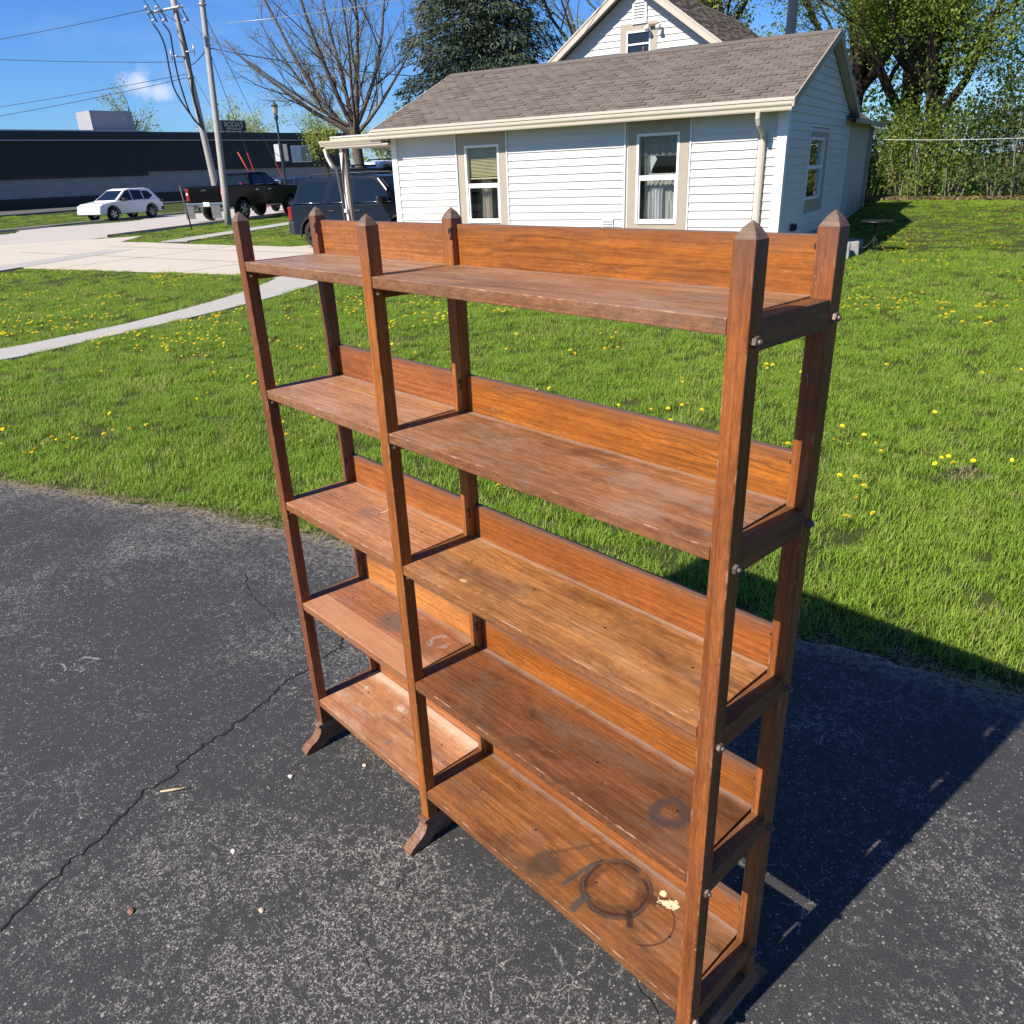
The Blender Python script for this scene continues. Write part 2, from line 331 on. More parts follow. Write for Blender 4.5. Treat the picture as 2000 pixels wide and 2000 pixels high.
M_boardL = [boardc('board wood soft tan', (.37, .16, .065), (.25, .10, .04), .2, 60., 31), boardc('board wood soft red', (.33, .125, .052), (.21, .075, .033), .5, 75., 32),
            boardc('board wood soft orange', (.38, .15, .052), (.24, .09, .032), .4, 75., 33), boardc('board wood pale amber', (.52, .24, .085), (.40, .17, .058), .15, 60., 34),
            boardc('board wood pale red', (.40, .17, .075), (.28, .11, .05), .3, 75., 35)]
def ex_post(nt, P, sp, col):
    ax, ay = mt(nt, 'ABSOLUTE', sp[0]), mt(nt, 'ABSOLUTE', sp[1])
    e = mt(nt, 'MINIMUM', mt(nt, 'SUBTRACT', ax, PX/2-.0030), mt(nt, 'SUBTRACT', ay, PY/2-.0030))
    nn_ = nz(nt, vmul(nt, P, (60, 60, 14)), 1., 4., .7)
    col = mix(nt, mt(nt, 'MULTIPLY', mt(nt, 'MULTIPLY', step(nt, e, -.0012, .0008), step(nt, nn_, .52, .64)), .55), col, (.40, .26, .15))
    col = mix(nt, mt(nt, 'MULTIPLY', mt(nt, 'MULTIPLY', step(nt, e, -.003, .0), step(nt, nn_, .5, .3)), .5), col, (.06, .03, .015))
    return mix(nt, mt(nt, 'MULTIPLY', step(nt, wob(nt, P, sp[2], .10, 8.), .74, .88), .5), col, (.12, .07, .05))
PX, PY = .0335, .0326
M_post = wood('post wood', 'z', (.25, .088, .030), (.135, .046, .018), (.19, .115, .08), .22, .15, .3, 110., .38, .3, 41, ex_post)
M_post2 = wood('post wood middle', 'z', (.31, .115, .032), (.19, .066, .021), (.22, .12, .07), .18, .1, .25, 110., .36, .3, 43, ex_post)
M_post3 = wood('post wood left', 'z', (.20, .075, .038), (.12, .045, .026), (.19, .11, .08), .2, .1, .25, 110., .40, .3, 44, ex_post)
M_cap = wood('post cap wood', 'x', (.16, .115, .10), (.085, .058, .050), (.22, .19, .175), .6, .3, .3, 150., .5, .3, 45)
M_rail = wood('rail wood', 'y', (.21, .088, .036), (.11, .046, .022), (.14, .095, .07), .3, .3, .3, 110., .5, .3, 46)
M_foot = wood('foot wood', 'y', (.19, .095, .06), (.085, .04, .027), (.34, .27, .235), .75, .3, .3, 110., .5, .4, 47)
M_bolt = plain('weathered bolt steel', (.22, .17, .14), .6, .35, 300., .85)
M_black = plain('black slot', (.012, .009, .008), .6)

# ------------------------------------------------------------------ the bookcase
PX, PY, DB, HT = .0335, .0326, .2219, 1.702
ZS = [1.5789, 1.2388, .9015, .5602, .1902]
book = empty('bookcase', 'tall open wooden bookcase with two bays of five worn shelves standing on black asphalt', 'bookcase')
def post_mesh(mat):
    b = MB(); hx, hy, z0, zc = PX/2, PY/2, -.711, .878
    b.add([(-hx, -hy, z0+.0), (hx, -hy, z0), (hx, hy, z0), (-hx, hy, z0), (-hx, -hy, zc), (hx, -hy, zc), (hx, hy, zc), (-hx, hy, zc)],
          [(3, 2, 1, 0), (0, 1, 5, 4), (1, 2, 6, 5), (2, 3, 7, 6), (3, 0, 4, 7)], 0)
    k = .55; zk = zc+.0135
    b.add([(-hx, -hy, zc), (hx, -hy, zc), (hx, hy, zc), (-hx, hy, zc), (-hx*k, -hy*k, zk), (hx*k, -hy*k, zk), (hx*k, hy*k, zk), (-hx*k, hy*k, zk), (0, 0, zc+.0235)],
          [(0, 1, 5, 4), (1, 2, 6, 5), (2, 3, 7, 6), (3, 0, 4, 7), (4, 5, 8), (5, 6, 8), (6, 7, 8), (7, 4, 8)], 1)
    me = b.mesh('post', [mat, M_cap])
    bm = bmesh.new(); bm.from_mesh(me); bmesh.ops.remove_doubles(bm, verts=bm.verts, dist=1e-5); bmesh.ops.recalc_face_normals(bm, faces=bm.faces); bm.to_mesh(me); bm.free()
    return me
pm = [post_mesh(M_post3), post_mesh(M_post2), post_mesh(M_post)]
XF = (-LW, 0., RW)
for x, me in zip(XF, pm):
    for y in (0., DB): link('post', me, book, (x, y, .8+.0), bev=.0016, seg=2)
hook = MB()
def hook_poly(s=1.):
    out = [(.000, .014), (-.004, .0145), (-.0085, .012), (-.011, .007), (-.0105, .001), (-.0075, .001), (-.0065, .005), (-.003, .007), (-.0022, .002), (-.004, -.004), (-.0075, -.009), (-.0065, -.012), (.000, -.010)]
    return [(x*s, z*s) for x, z in out]
hook.prism(hook_poly(), 1, -.0012, .0012)
hm = hook.mesh('hook_slot', M_black); fixn(hm)
for k, z in enumerate(ZS):
    for bay, (x0, x1, cx, ms, mb) in enumerate(((-LW, 0., LC, M_shelfL, M_boardL), (0., RW, RC, M_shelfR, M_boardR))):
        xa, xb = x0+PX/2+.0012-cx, x1-PX/2-.0020-cx
        b = MB(); t = .0235; ya, yb = -.0144-.1, .2212-.1
        b.add([(xa, ya, 0), (xb-.0, ya, 0), (xb-.0016, yb, 0), (xa, yb, 0), (xa, ya, -t), (xb, ya, -t), (xb-.0016, yb, -t), (xa, yb, -t)],
              [(0, 1, 2, 3), (7, 6, 5, 4), (4, 5, 1, 0), (5, 6, 2, 1), (6, 7, 3, 2), (7, 4, 0, 3)], 0)
        b.obj('shelf', ms[k], book, (cx, .1, z), bev=.0016, seg=2)
        b = MB(); h = .0865; xl, xr = x0+PX/2-cx, x1-PX/2-cx
        e = [(.0075, -.015), (.0065, .052), (.0018, .060), (.0012, .066), (.0042, .071), (.0036, .0755), (.0012, .079), (.0018, h)]
        poly = [(xr-a, zz) for a, zz in e]+[(xl+a*.35, zz) for a, zz in e[::-1]]
        b.prism(poly, 1, -.0088, .0088)
        b.obj('back_board', mb[k], book, (cx, .2302, z), bev=.0012, seg=2)
        for hx_, mir in ((x0+PX/2, 1), (x1-PX/2, 1)):
            o = link('hook_slot', hm, book, (hx_ if hx_ == x0+PX/2 else hx_-.0005, DB-PY/2 if hx_ == x0+PX/2 else .2212, z+.066))
            if hx_ != x0+PX/2: o.scale = (.8, 1, .8)
rmes = []
for l_, r_ in ((0, .007), (.007, .007), (.007, 0)):            # lip added under the shelf ends to block sun through the gap
    rm = MB(); hx = PX/2-.0008
    pr_ = [(-hx-l_, -.0455), (hx+r_, -.0455), (hx+r_, -.0245), (hx, -.0240), (hx, -.0015), (-hx, -.0015), (-hx, -.0240), (-hx-l_, -.0245)]
    rm.prism(pr_, 1, PY/2, DB-PY/2); rme = rm.mesh('side_rail', M_rail); fixn(rme); rmes.append(rme)
fp = [(-.017, .0915), (-.031, .0915), (-.032, .083), (-.0255, .078), (-.026, .066), (-.034, .05), (-.049, .037), (-.066, .030), (-.080, .021), (-.0895, .010), (-.0895, .003), (-.086, 0), (-.026, 0), (-.012, .012), (.004, .02)]
mir = [(DB-y, z) for y, z in fp[::-1]]
fpoly = fp+mir[:-1]+[(DB+.017, .0915)] if False else fp[1:]+mir[:-1]
fb = MB(); fb.prism(fpoly, 0, -PX/2-.001, PX/2+.001); fme = fb.mesh('foot', M_foot); fixn(fme)
for x, rme in zip(XF, rmes):
    link('foot', fme, book, (x, 0, 0), bev=.002, seg=2)
    for z in ZS: link('side_rail', rme, book, (x, 0, z), bev=.0014, seg=2)
nb = MB(); nb.lathe([(.0, -.001), (.0084, -.001), (.0084, .0), (.0084, .0060), (.0072, .0069), (.0, .0069)], 6, ax='X', sm=False)
nb.lathe([(.0, .0065), (.0044, .0065), (.0044, .0098), (.003, .0115), (0, .012)], 10, ax='X')
nme = nb.mesh('bolt', M_bolt); fixn(nme)
for z in ZS:
    for y in (0., DB):
        link('bolt', nme, book, (RW+PX/2, y, z-.030), (random.uniform(0, 1), 0, 0))
    for x in (-LW, 0.): link('bolt', nme, book, (x+PX/2, -.002, z-.037), (random.uniform(0, 1), 0, 0)).scale = (.5, .6, .6)

# ------------------------------------------------------------------ ground
def rise(x, y):
    t = np.clip((np.asarray(y)-15.2+.25*np.asarray(x)*0)/8.5, 0, 1); a = t*t*(3-2*t)
    u = np.clip((np.asarray(x)+17)/6, 0, 1); u = u*u*(3-2*u)
    return .5*a*u
Nn = np.array([-.8, -.6]); Ss = np.array([-.6, .8])
def ns(n, s): return (n*Nn[0]+s*Ss[0], n*Nn[1]+s*Ss[1])
ASPH = [(-30, -11.), (-12, -3.4), (-8, -1.55), (-5, -.42), (-3.46, .30), (-3.0, .53), (-2.59, .67), (-2.35, .76), (-2.09, .88), (-1.86, .93), (-1.3, 1.1), (-.5, 1.40), (.24, 1.67), (.58, 1.78), (1.5, 2.05), (4, 2.9), (9, 4.7), (25, 10.5)]
asph_x = np.array([p[0] for p in ASPH]); asph_y = np.array([p[1] for p in ASPH])
def edge_y(x): return np.interp(x, asph_x, asph_y)
DRIVE = [(-31.5, 1.2), (-24.5, 3.1), (-18.32, 5.26), (-15.09, 6.41), (-13.2, 7.1), (-12.2, 9.3), (-12.8, 14.5), (-19.5, 14.5), (-20.3, 10.5), (-25.6, 9.35), (-27.9, 9.0), (-29.2, 8.6), (-31.8, 10.3), (-33.0, 5.6)]
WALK = [(-8.9, -1.2), (-9.2, 1.0), (-9.77, 2.4), (-10.49, 4.08), (-11.2, 5.4), (-12.3, 7.0), (-14.9, 7.0), (-13.47, 6.48), (-12.6, 5.6), (-11.77, 4.66), (-11.0, 3.5), (-10.52, 2.65), (-10.0, 1.2), (-9.7, -1.4)]
def inpoly(px, py, poly):
    px = np.asarray(px); py = np.asarray(py); c = np.zeros(px.shape, bool); n = len(poly)
    for i in range(n):
        x0, y0 = poly[i]; x1, y1 = poly[(i+1) % n]
        if y0 == y1: continue
        c ^= ((y0 > py) != (y1 > py)) & (px < (x1-x0)*(py-y0)/(y1-y0)+x0)
    return c
# soil under the grass
m, nt, b = newmat('lawn soil'); P = objco(nt)
setb(nt, b, col=mix(nt, nz(nt, P, 3., 6., .7), (.030, .048, .012), (.075, .085, .025)), rough=1., spec=.1, nor=bump(nt, nz(nt, P, 60., 4.), .8, .03)); M_soil = m
xs = np.concatenate([[-900, -300, -140], np.arange(-100, -34, 6.), np.arange(-34, 16.1, .5), np.arange(20, 60, 8.), [120, 400, 900]])
ys = np.concatenate([[-900, -300, -100, -40, -20], np.arange(-8, 42.1, .5), np.arange(46, 120, 8.), [200, 500, 1200]])
X, Y = np.meshgrid(xs, ys); Z = rise(X, Y)
nX, nY = Y*0+X*Nn[0]+Y*Nn[1], 0
far = np.clip((nX-31)/11, 0, 1); Z = Z*(nX < 16)+.46*far
Z = Z-.03
idx = np.arange(X.size).reshape(X.shape)
F = np.stack([idx[:-1, :-1], idx[:-1, 1:], idx[1:, 1:], idx[1:, :-1]], -1).reshape(-1, 4)
me = np_mesh('ground', np.stack([X, Y, Z], -1).reshape(-1, 3), F, M_soil); me.polygons.foreach_set('use_smooth', [True]*len(me.polygons))
tag(link('ground', me), kind='structure')
# asphalt
m, nt, b = newmat('sealed asphalt'); P = objco(nt)
big = nz(nt, P, .9, 4., .6); mid = nz(nt, P, 5., 5., .6)
spx = nd(nt, 'ShaderNodeSeparateXYZ', {0: P}).outputs
worn = step(nt, circ(nt, spx, .55, -.75, .8, 1.), 1.55, .45)                     # the trodden patch where the sealer has gone
wear = mt(nt, 'ADD', step(nt, mt(nt, 'ADD', big, mt(nt, 'MULTIPLY', mid, .45)), .64, .95), mt(nt, 'MULTIPLY', worn, mt(nt, 'MULTIPLY_ADD', mid, 1.1, -.22)), clamp=True)
base = mix(nt, mid, (.019, .0195, .0205), (.033, .0335, .035))
base = mix(nt, mt(nt, 'MULTIPLY', step(nt, nz(nt, P, 170., 3., .7), .35, .7), .55), base, (.066, .066, .067))
rid = mt(nt, 'ABSOLUTE', mt(nt, 'SUBTRACT', nz(nt, P, 62., 3., .6, .6), .5))
worm = step(nt, rid, .020, .008)
pm_ = step(nt, mt(nt, 'MULTIPLY_ADD', wear, .13, nz(nt, P, 30., 3., .6)), .52, .60)
worm = mt(nt, 'MULTIPLY', worm, mt(nt, 'MULTIPLY', pm_, mt(nt, 'MULTIPLY_ADD', wear, .72, .28)))
vor = nd(nt, 'ShaderNodeTexVoronoi', {'Vector': P, 'Scale': 125.}, feature='F1')
spk = mt(nt, 'MULTIPLY', step(nt, vor.outputs['Distance'], .38, .26), step(nt, nd(nt, 'ShaderNodeSeparateColor', {0: vor.outputs['Color']}).outputs[0], mt(nt, 'MULTIPLY_ADD', wear, -.42, .86), 1.))
pw = vadd(nt, P, vmul(nt, nd(nt, 'ShaderNodeTexNoise', {'Vector': P, 'Scale': 9., 'Detail': 4.}).outputs['Color'], (.09, .09, 0)))
ve = nd(nt, 'ShaderNodeTexVoronoi', {'Vector': pw, 'Scale': 10.}, feature='DISTANCE_TO_EDGE').outputs['Distance']
vein = mt(nt, 'MULTIPLY', step(nt, ve, .020, .004), mt(nt, 'MULTIPLY', step(nt, nz(nt, P, 2.7, 3.), .50, .66), step(nt, nz(nt, P, 45., 2.), .40, .55)))
vo2 = nd(nt, 'ShaderNodeTexVoronoi', {'Vector': P, 'Scale': 72.}, feature='F1')
spk2 = mt(nt, 'MULTIPLY', step(nt, vo2.outputs['Distance'], .34, .22), step(nt, nd(nt, 'ShaderNodeSeparateColor', {0: vo2.outputs['Color']}).outputs[1], mt(nt, 'MULTIPLY_ADD', wear, -.25, .95), 1.))
spk = mt(nt, 'MAXIMUM', spk, spk2)
lightm = mt(nt, 'MAXIMUM', mt(nt, 'MAXIMUM', worm, mt(nt, 'MULTIPLY', spk, .8)), mt(nt, 'MULTIPLY', vein, .75), clamp=True)
tan_ = mix(nt, nz(nt, P, 90., 2.), (.22, .205, .185), (.42, .395, .355))
colr = mix(nt, lightm, base, tan_)
pc = vadd(nt, P, vmul(nt, nd(nt, 'ShaderNodeTexNoise', {'Vector': P, 'Scale': 5., 'Detail': 5.}).outputs['Color'], (.16, .16, 0)))
vc = nd(nt, 'ShaderNodeTexVoronoi', {'Vector': pc, 'Scale': 1.35}, feature='DISTANCE_TO_EDGE').outputs['Distance']
crk = mt(nt, 'MULTIPLY', step(nt, vc, .0022, .0006), step(nt, nz(nt, P, 1.9, 2.), .53, .62))
colr = mix(nt, mt(nt, 'MULTIPLY', crk, .45), colr, (.008, .008, .009))
dust = nd(nt, 'ShaderNodeAttribute', attribute_name='edge').outputs['Fac']
colr = mix(nt, mt(nt, 'MULTIPLY', mt(nt, 'MULTIPLY', dust, step(nt, nz(nt, P, 30., 4., .7), .38, .62)), .85), colr, (.36, .30, .22))
hgt = mt(nt, 'ADD', mt(nt, 'MULTIPLY', nz(nt, P, 190., 3., .6), .7), mt(nt, 'MULTIPLY', crk, -1.5))
setb(nt, b, col=colr, rough=.78, spec=.3, nor=bump(nt, hgt, .75, .006)); M_asph = m
gx = np.concatenate([np.arange(-30, -6, 1.), np.arange(-6, 3, .04), np.arange(3, 25.1, 1.)])
ey = edge_y(gx)+np.array([.035*mnoise.noise(Vector((x*9, 3.1, 0)))+.05*mnoise.noise(Vector((x*2.3, 7.7, 0))) for x in gx])
lev = [0, .03, .08, .16, .4, 1.2, 3, 8, 40]
V = np.array([(x, y-l, -.012 if l == 0 else 0) for l in lev for x, y in zip(gx, ey)]); n = len(gx); id_ = np.arange(len(V)).reshape(len(lev), n)
F = np.stack([id_[1:, :-1], id_[1:, 1:], id_[:-1, 1:], id_[:-1, :-1]], -1).reshape(-1, 4)
ea = np.repeat([1, .85, .45, .12, 0, 0, 0, 0, 0], n)
tag(link('asphalt', np_mesh('asphalt', V, F, M_asph, {'edge': ('POINT', ea)})), kind='structure')
# the open cracks
M_crack = plain('crack filler', (.007, .007, .008), .9)
def ribbon(name, pts, w, z=.0025, rough_=.018, sub=9):
    out = []; L_ = 0
    for i in range(len(pts)-1):
        for k in range(sub):
            t = k/sub; p = Vector((*pts[i], 0)).lerp(Vector((*pts[i+1], 0)), t); out.append(p)
    out.append(Vector((*pts[-1], 0))); V = []; b = MB()
    for i, p in enumerate(out):
        d = (out[min(i+1, len(out)-1)]-out[max(i-1, 0)]).normalized(); q = Vector((-d.y, d.x, 0))
        p = p+q*rough_*mnoise.noise(Vector((p.x*40, p.y*40, 5)))*1.2
        ww = w*(.25+1.2*abs(mnoise.noise(Vector((p.x*28, p.y*28, 1))))+.3*abs(mnoise.noise(Vector((p.x*90, p.y*90, 9)))))*min(1, (i+1)/10, (len(out)-i)/10)
        V += [tuple(p+q*ww+Vector((0, 0, z))), tuple(p-q*ww+Vector((0, 0, z)))]
    b.add(V, [(2*i, 2*i+1, 2*i+3, 2*i+2) for i in range(len(out)-1)])
    return tag(b.obj(name, M_crack, fix=False), kind='structure')
ribbon('asphalt_crack', [(-.50, -1.08), (-.58, -.96), (-.66, -.80), (-.70, -.70), (-.758, -.604), (-.798, -.537), (-.803, -.462), (-.845, -.403), (-.877, -.311), (-.89, -.231), (-.918, -.141), (-.947, -.046), (-1.009, .07), (-1.021, .174), (-1.046, .273), (-1.057, .339), (-1.102, .374), (-1.2, .46)], .0062)
ribbon('asphalt_crack', [(-2.153, .355), (-1.968, .36), (-1.78, .284), (-1.639, .273), (-1.497, .27), (-1.391, .257), (-1.29, .243), (-1.254, .217)], .0026)
ribbon('asphalt_crack', [(-2.33, .726), (-2.297, .632), (-2.295, .515), (-2.354, .438), (-2.395, .353)], .0028)
ribbon('asphalt_crack', [(-1.62, .78), (-1.72, .70), (-1.83, .66)], .0032)
# concrete
def concrete(name, c, jn=0):
    m, nt, b = newmat(name); P = objco(nt)
    col = mix(nt, nz(nt, P, .8, 6., .65), tuple(x*.82 for x in c), tuple(x*1.08 for x in c))
    col = mix(nt, mt(nt, 'MULTIPLY', step(nt, nz(nt, P, 2.2, 5., .7), .6, .8), .35), col, tuple(x*.55 for x in c))
    col = mix(nt, mt(nt, 'MULTIPLY', nz(nt, P, 55., 2.), .25), col, tuple(x*.75 for x in c))
    setb(nt, b, col=col, rough=.9, spec=.25, nor=bump(nt, nz(nt, P, 90., 3.), .3, .01)); return m
M_conc = concrete('driveway concrete', (.48, .435, .37)); M_walk = concrete('walk concrete', (.38, .365, .34)); M_street = concrete('street concrete', (.42, .39, .36))
def sheet(name, poly, z, mat, thick=.03):
    b = MB(); b.prism(poly, 2, z-thick, z, 0); return tag(b.obj(name, mat), kind='structure')
sheet('driveway', DRIVE, 0, M_conc)
sheet('walkway', WALK, -.006, M_walk)
jm = plain('joint dirt', (.10, .085, .065), .95)
jb = MB()
for p, q in (((-28.2, 5.2), (-13.0, 8.6)), ((-27.4, 7.6), (-16.5, 10.0)), ((-20.8, 4.4), (-22.6, 10.0)), ((-16.6, 5.9), (-18.0, 10.9))):
    p, q = Vector((*p, .004)), Vector((*q, .004)); w = Vector((-(q-p).y, (q-p).x, 0)).normalized()*.012
    jb.quad(p+w, p-w, q-w, q+w)
tag(jb.obj('driveway_joint', jm, fix=False), kind='structure')
def slab(name, n0, n1, s0, s1, z, mat, thick=.03): return sheet(name, [ns(n0, s0), ns(n0, s1), ns(n1, s1), ns(n1, s0)], z, mat, thick)
slab('sidewalk', 15.35, 16.35, 24, 80, .006, M_walk); slab('sidewalk', 15.35, 16.35, -40, 21, .006, M_walk)
slab('street', 20.9, 30.9, -90, 120, -.012, M_street)
for a, bb, s0, s1 in ((20.72, 20.92, 27.2, 110), (20.72, 20.92, -80, 18.), (30.88, 31.08, -80, 110)):
    slab('kerb', a, bb, s0, s1, .09, M_conc, .2)
slab('parking_strip', 40, 47, -60, 110, .44, concrete('lot asphalt', (.10, .10, .105)), .3)
# ------------------------------------------------------------------ house
HX, HY, HA = -6.333, 12.933, .277
house = empty('house', 'white clapboard house with brown shingle roof, taupe window trim and taller gable behind', 'house', (HX, HY, 0), HA)
def siding_mat():
    m, nt, b = newmat('white vinyl siding'); P = objco(nt); g = nz(nt, vmul(nt, P, (1, 1, 6)), 1.6, 5., .6)
    c = mix(nt, g, (.50, .495, .465), (.575, .57, .54))
    drip = mt(nt, 'MULTIPLY', step(nt, nz(nt, vmul(nt, P, (14, 14, .8)), 1., 4., .6), .62, .8), .3)
    c = mix(nt, drip, c, (.32, .34, .28)); setb(nt, b, col=c, rough=.45, spec=.35, nor=bump(nt, nz(nt, vmul(nt, P, (2, 2, 60)), 4., 3.), .08, .003)); return m
M_side = siding_mat()
M_white = plain('white trim', (.72, .72, .70), .45, .04); M_taupe = plain('taupe trim', (.34, .295, .232), .55, .07)
M_beige = plain('beige fascia metal', (.47, .42, .34), .4, .05); M_soff = plain('soffit', (.40, .37, .30), .6, .06)
M_dark = plain('interior dark', (.03, .03, .03), .9); M_floor = plain('interior floor', (.10, .075, .05), .8)
M_stucco = plain('pale stucco', (.42, .42, .36), .9, .06, 3., bmp=.3, bsc=60.); M_found = plain('foundation', (.30, .29, .27), .9, .15, 5., bmp=.4)
m, nt, b = newmat('window glass'); out = nt.nodes['Material Output']
tr = nd(nt, 'ShaderNodeBsdfTransparent', {0: (.93, .95, .94, 1)}); gl = nd(nt, 'ShaderNodeBsdfGlossy', {0: (1, 1, 1, 1), 1: .02}); fr = nd(nt, 'ShaderNodeFresnel', {0: 1.5})
nt.links.new(nd(nt, 'ShaderNodeMixShader', {0: mt(nt, 'MULTIPLY_ADD', fr.outputs[0], 0.45, .0, True), 1: tr.outputs[0], 2: gl.outputs[0]}).outputs[0], out.inputs[0]); M_glass = m
def cloth(name, col, tr_=.5):
    m, nt, b = newmat(name); o = nt.nodes['Material Output']; P = objco(nt)
    c = mix(nt, nz(nt, P, 70., 2.), tuple(x*.8 for x in col), col)
    d = nd(nt, 'ShaderNodeBsdfDiffuse', {0: c}); t = nd(nt, 'ShaderNodeBsdfTranslucent', {0: c})
    nt.links.new(nd(nt, 'ShaderNodeMixShader', {0: tr_, 1: d.outputs[0], 2: t.outputs[0]}).outputs[0], o.inputs[0]); return m
M_lace = cloth('grey lace curtain', (.74, .73, .69), .35); M_gauze = cloth('dark gauze', (.30, .305, .29), .4); M_curt = cloth('pale curtain', (.80, .73, .62), .3); M_linen = cloth('white linen', (.85, .84, .85), .25)
M_blind = plain('yellowed blind', (.78, .68, .40), .5)
_bm = {}
def board(parent, a0, b0, a1, b1, z, e, axis, pos, name='siding_board'):
    """one clapboard; a/b extents at bottom and top; axis 'x' faces -y at y=pos, axis 'y' faces +x at x=pos"""
    key = (round(b0-a0, 3), round(a1-a0, 3), round(b1-a0, 3), round(e, 3), axis)
    if key not in _bm:
        mb = MB(); pr = [(-.023, 0.), (-.0035, e), (0., e), (0., 0.)]
        ends = [(0., a1-a0), (b0-a0, b1-a0)]; V = []
        for i, (lo, hi) in enumerate(ends):
            for d, zz in pr:
                t = lo+(hi-lo)*zz/e
                V.append((t, d, zz) if axis == 'x' else (-d, t, zz))
        mb.add(V, [(0, 1, 2, 3), (7, 6, 5, 4), (0, 4, 5, 1), (1, 5, 6, 2), (2, 6, 7, 3), (3, 7, 4, 0)]); me = mb.mesh(name, M_side); fixn(me); _bm[key] = me
    return link(name, _bm[key], parent, (a0, pos, z) if axis == 'x' else (pos, a0, z))
E0 = .1465; Z0 = 2.113-12*E0
HL, HD = 8.83, 5.95
KS = .3995; OE = .36; ZE = 2.71
def roofz(y): return ZE+KS*(y+OE) if y <= HD/2 else ZE+KS*(HD/2+OE)-KS*(y-HD/2)
# wall cores (sheathing behind the boards), with openings left for the windows
wins = [(-6.83, -5.94, .73, 2.31), (-2.79, -1.92, .70, 2.33)]
wb = MB(); y0, y1 = 0., .12; zt = 2.72
px = -HL
for a, bb, z0, z1 in wins:
    wb.box((px, y0, .0), (a, y1, zt)); wb.box((a, y0, 0), (bb, y1, z0)); wb.box((a, y0, z1), (bb, y1, zt)); px = bb
wb.box((px, y0, 0), (0, y1, zt))
sw = (2.02, 3.40, 1.00, 2.16)
pent = lambda: None
wb.box((-.12, .12, 0), (0, sw[0], 2.6)); wb.box((-.12, sw[0], 0), (0, sw[1], sw[2])); wb.box((-.12, sw[0], sw[3]), (0, sw[1], 2.6)); wb.box((-.12, sw[1], 0), (0, HD, 2.6))
wb.prism([(.12, 2.6), (HD, 2.6), (HD, roofz(HD)-.1), (HD/2, roofz(HD/2)-.14), (.12, roofz(.12)-.14)], 0, -.12, 0)
wb.prism([(.12, 0), (HD, 0), (HD, roofz(HD)-.1), (HD/2, roofz(HD/2)-.14), (.12, roofz(.12)-.14)], 0, -HL, -HL+.12)
wb.box((-HL, HD-.12, 0), (0, HD, 2.7))
wb.obj('wall', M_side, house)
fb_ = MB(); fb_.box((-HL+.02, .02, .1), (-.02, HD-.02, .42)); fb_.obj('floor', M_floor, house)
fo = MB(); fo.box((-HL-.01, -.02, -.2), (.02, HD, .33)); fo.obj('foundation', M_found, house)
# boards
for x0, x1 in ((-8.70, -7.05), (-5.74, -3.03), (-1.71, -.47), (-.31, -.13)):
    for k in range(16):
        z = Z0+k*E0
        if z+E0 < 2.76: board(house, x0, x1, x0, x1, z, E0, 'x', -.001)
for x0, x1, zt_ in ((-7.05, -5.74, .46), (-3.03, -1.71, .5)):
    z = Z0
    board(house, x0, x1, x0, x1, .35, .10, 'x', -.001)
tw = (1.93, 3.81, .74, 2.35)
for k in range(26):
    z = Z0+k*E0; za, zb = z, z+E0
    def ext(zz):
        if zz <= 2.55: return .13, HD-.03
        y = (zz+.16-ZE)/KS-OE; return max(.02, y), min(HD-.02, HD-y)
    a0, b0 = ext(za); a1, b1 = ext(zb)
    if b1-a1 < .12: break
    if za > tw[2]-.05 and zb < tw[3]+.05:
        board(house, a0, tw[0], a1, tw[0], z, E0, 'y', .001); board(house, tw[1], b0, tw[1], b1, z, E0, 'y', .001)
    else: board(house, a0, b0, a1, b1, z, E0, 'y', .001)
# corner boards, channel strips, taupe surrounds
def bx(name, mat, a, bb, parent=house, bev=0): mb = MB(); mb.box(a, bb); return mb.obj(name, mat, parent, bev=bev)
bx('corner_board', M_white, (-.13, -.040, .33), (.040, .13, 2.62)); bx('corner_board', M_white, (-HL-.02, -.040, .33), (-8.70, .12, 2.72))
bx('corner_board', M_white, (-.02, HD-.02, .33), (.038, HD+.06, 2.6))
for x in (-7.065, -5.757, -3.045, -1.727): bx('trim_strip', M_white, (x, -.037, .35), (x+.03, -.0005, 2.74))
def surround(a, bb, z0, z1, tw_=.19, zt_=2.735, zb_=None):
    mb = MB(); x0, x1 = a, bb
    for q in ((x0-tw_+.012, x0, zb_, zt_), (x1, x1+tw_-.012, zb_, zt_), (x0, x1, z1, zt_), (x0, x1, zb_, z0)): mb.box((q[0], -.020, q[2]), (q[1], -.0008, q[3]))
    mb.obj('window_trim', M_taupe, house)
surround(wins[0][0], wins[0][1], .73, 2.31, zb_=.52); surround(wins[1][0], wins[1][1], .70, 2.33, zb_=.52)
def window(a, bb, z0, z1, zm, y=0., fw=.05, sash=True):
    mb = MB(); f0, f1 = y-.028, y+.09
    mb.box((a, f0, z0), (a+fw, f1, z1)); mb.box((bb-fw, f0, z0), (bb, f1, z1)); mb.box((a+fw, f0, z1-fw), (bb-fw, f1, z1)); mb.box((a+fw, f0-.012, z0), (bb-fw, f1, z0+fw))
    w = mb.obj('window', M_white, house, bev=.004)
    mb = MB(); mb.box((a+fw+.001, y-.006, zm-.045), (bb-fw-.001, y+.035, zm+.045)); mb.box((a+fw+.001, y-.004, z0+fw+.001), (a+fw+.03, y+.03, zm-.046)); mb.box((bb-fw-.03, y-.004, z0+fw+.001), (bb-fw-.001, y+.03, zm-.046)); mb.box((a+fw+.031, y-.004, z0+fw+.001), (bb-fw-.031, y+.03, z0+fw+.04))
    mb.obj('sash', M_white, w, bev=.003)
    for za, zb, yy in ((z0+fw, zm, y+.012), (zm, z1-fw, y+.03)):
        mb = MB(); mb.box((a+fw, yy, za), (bb-fw, yy+.004, zb)); mb.obj('pane', M_glass, w)
    return w
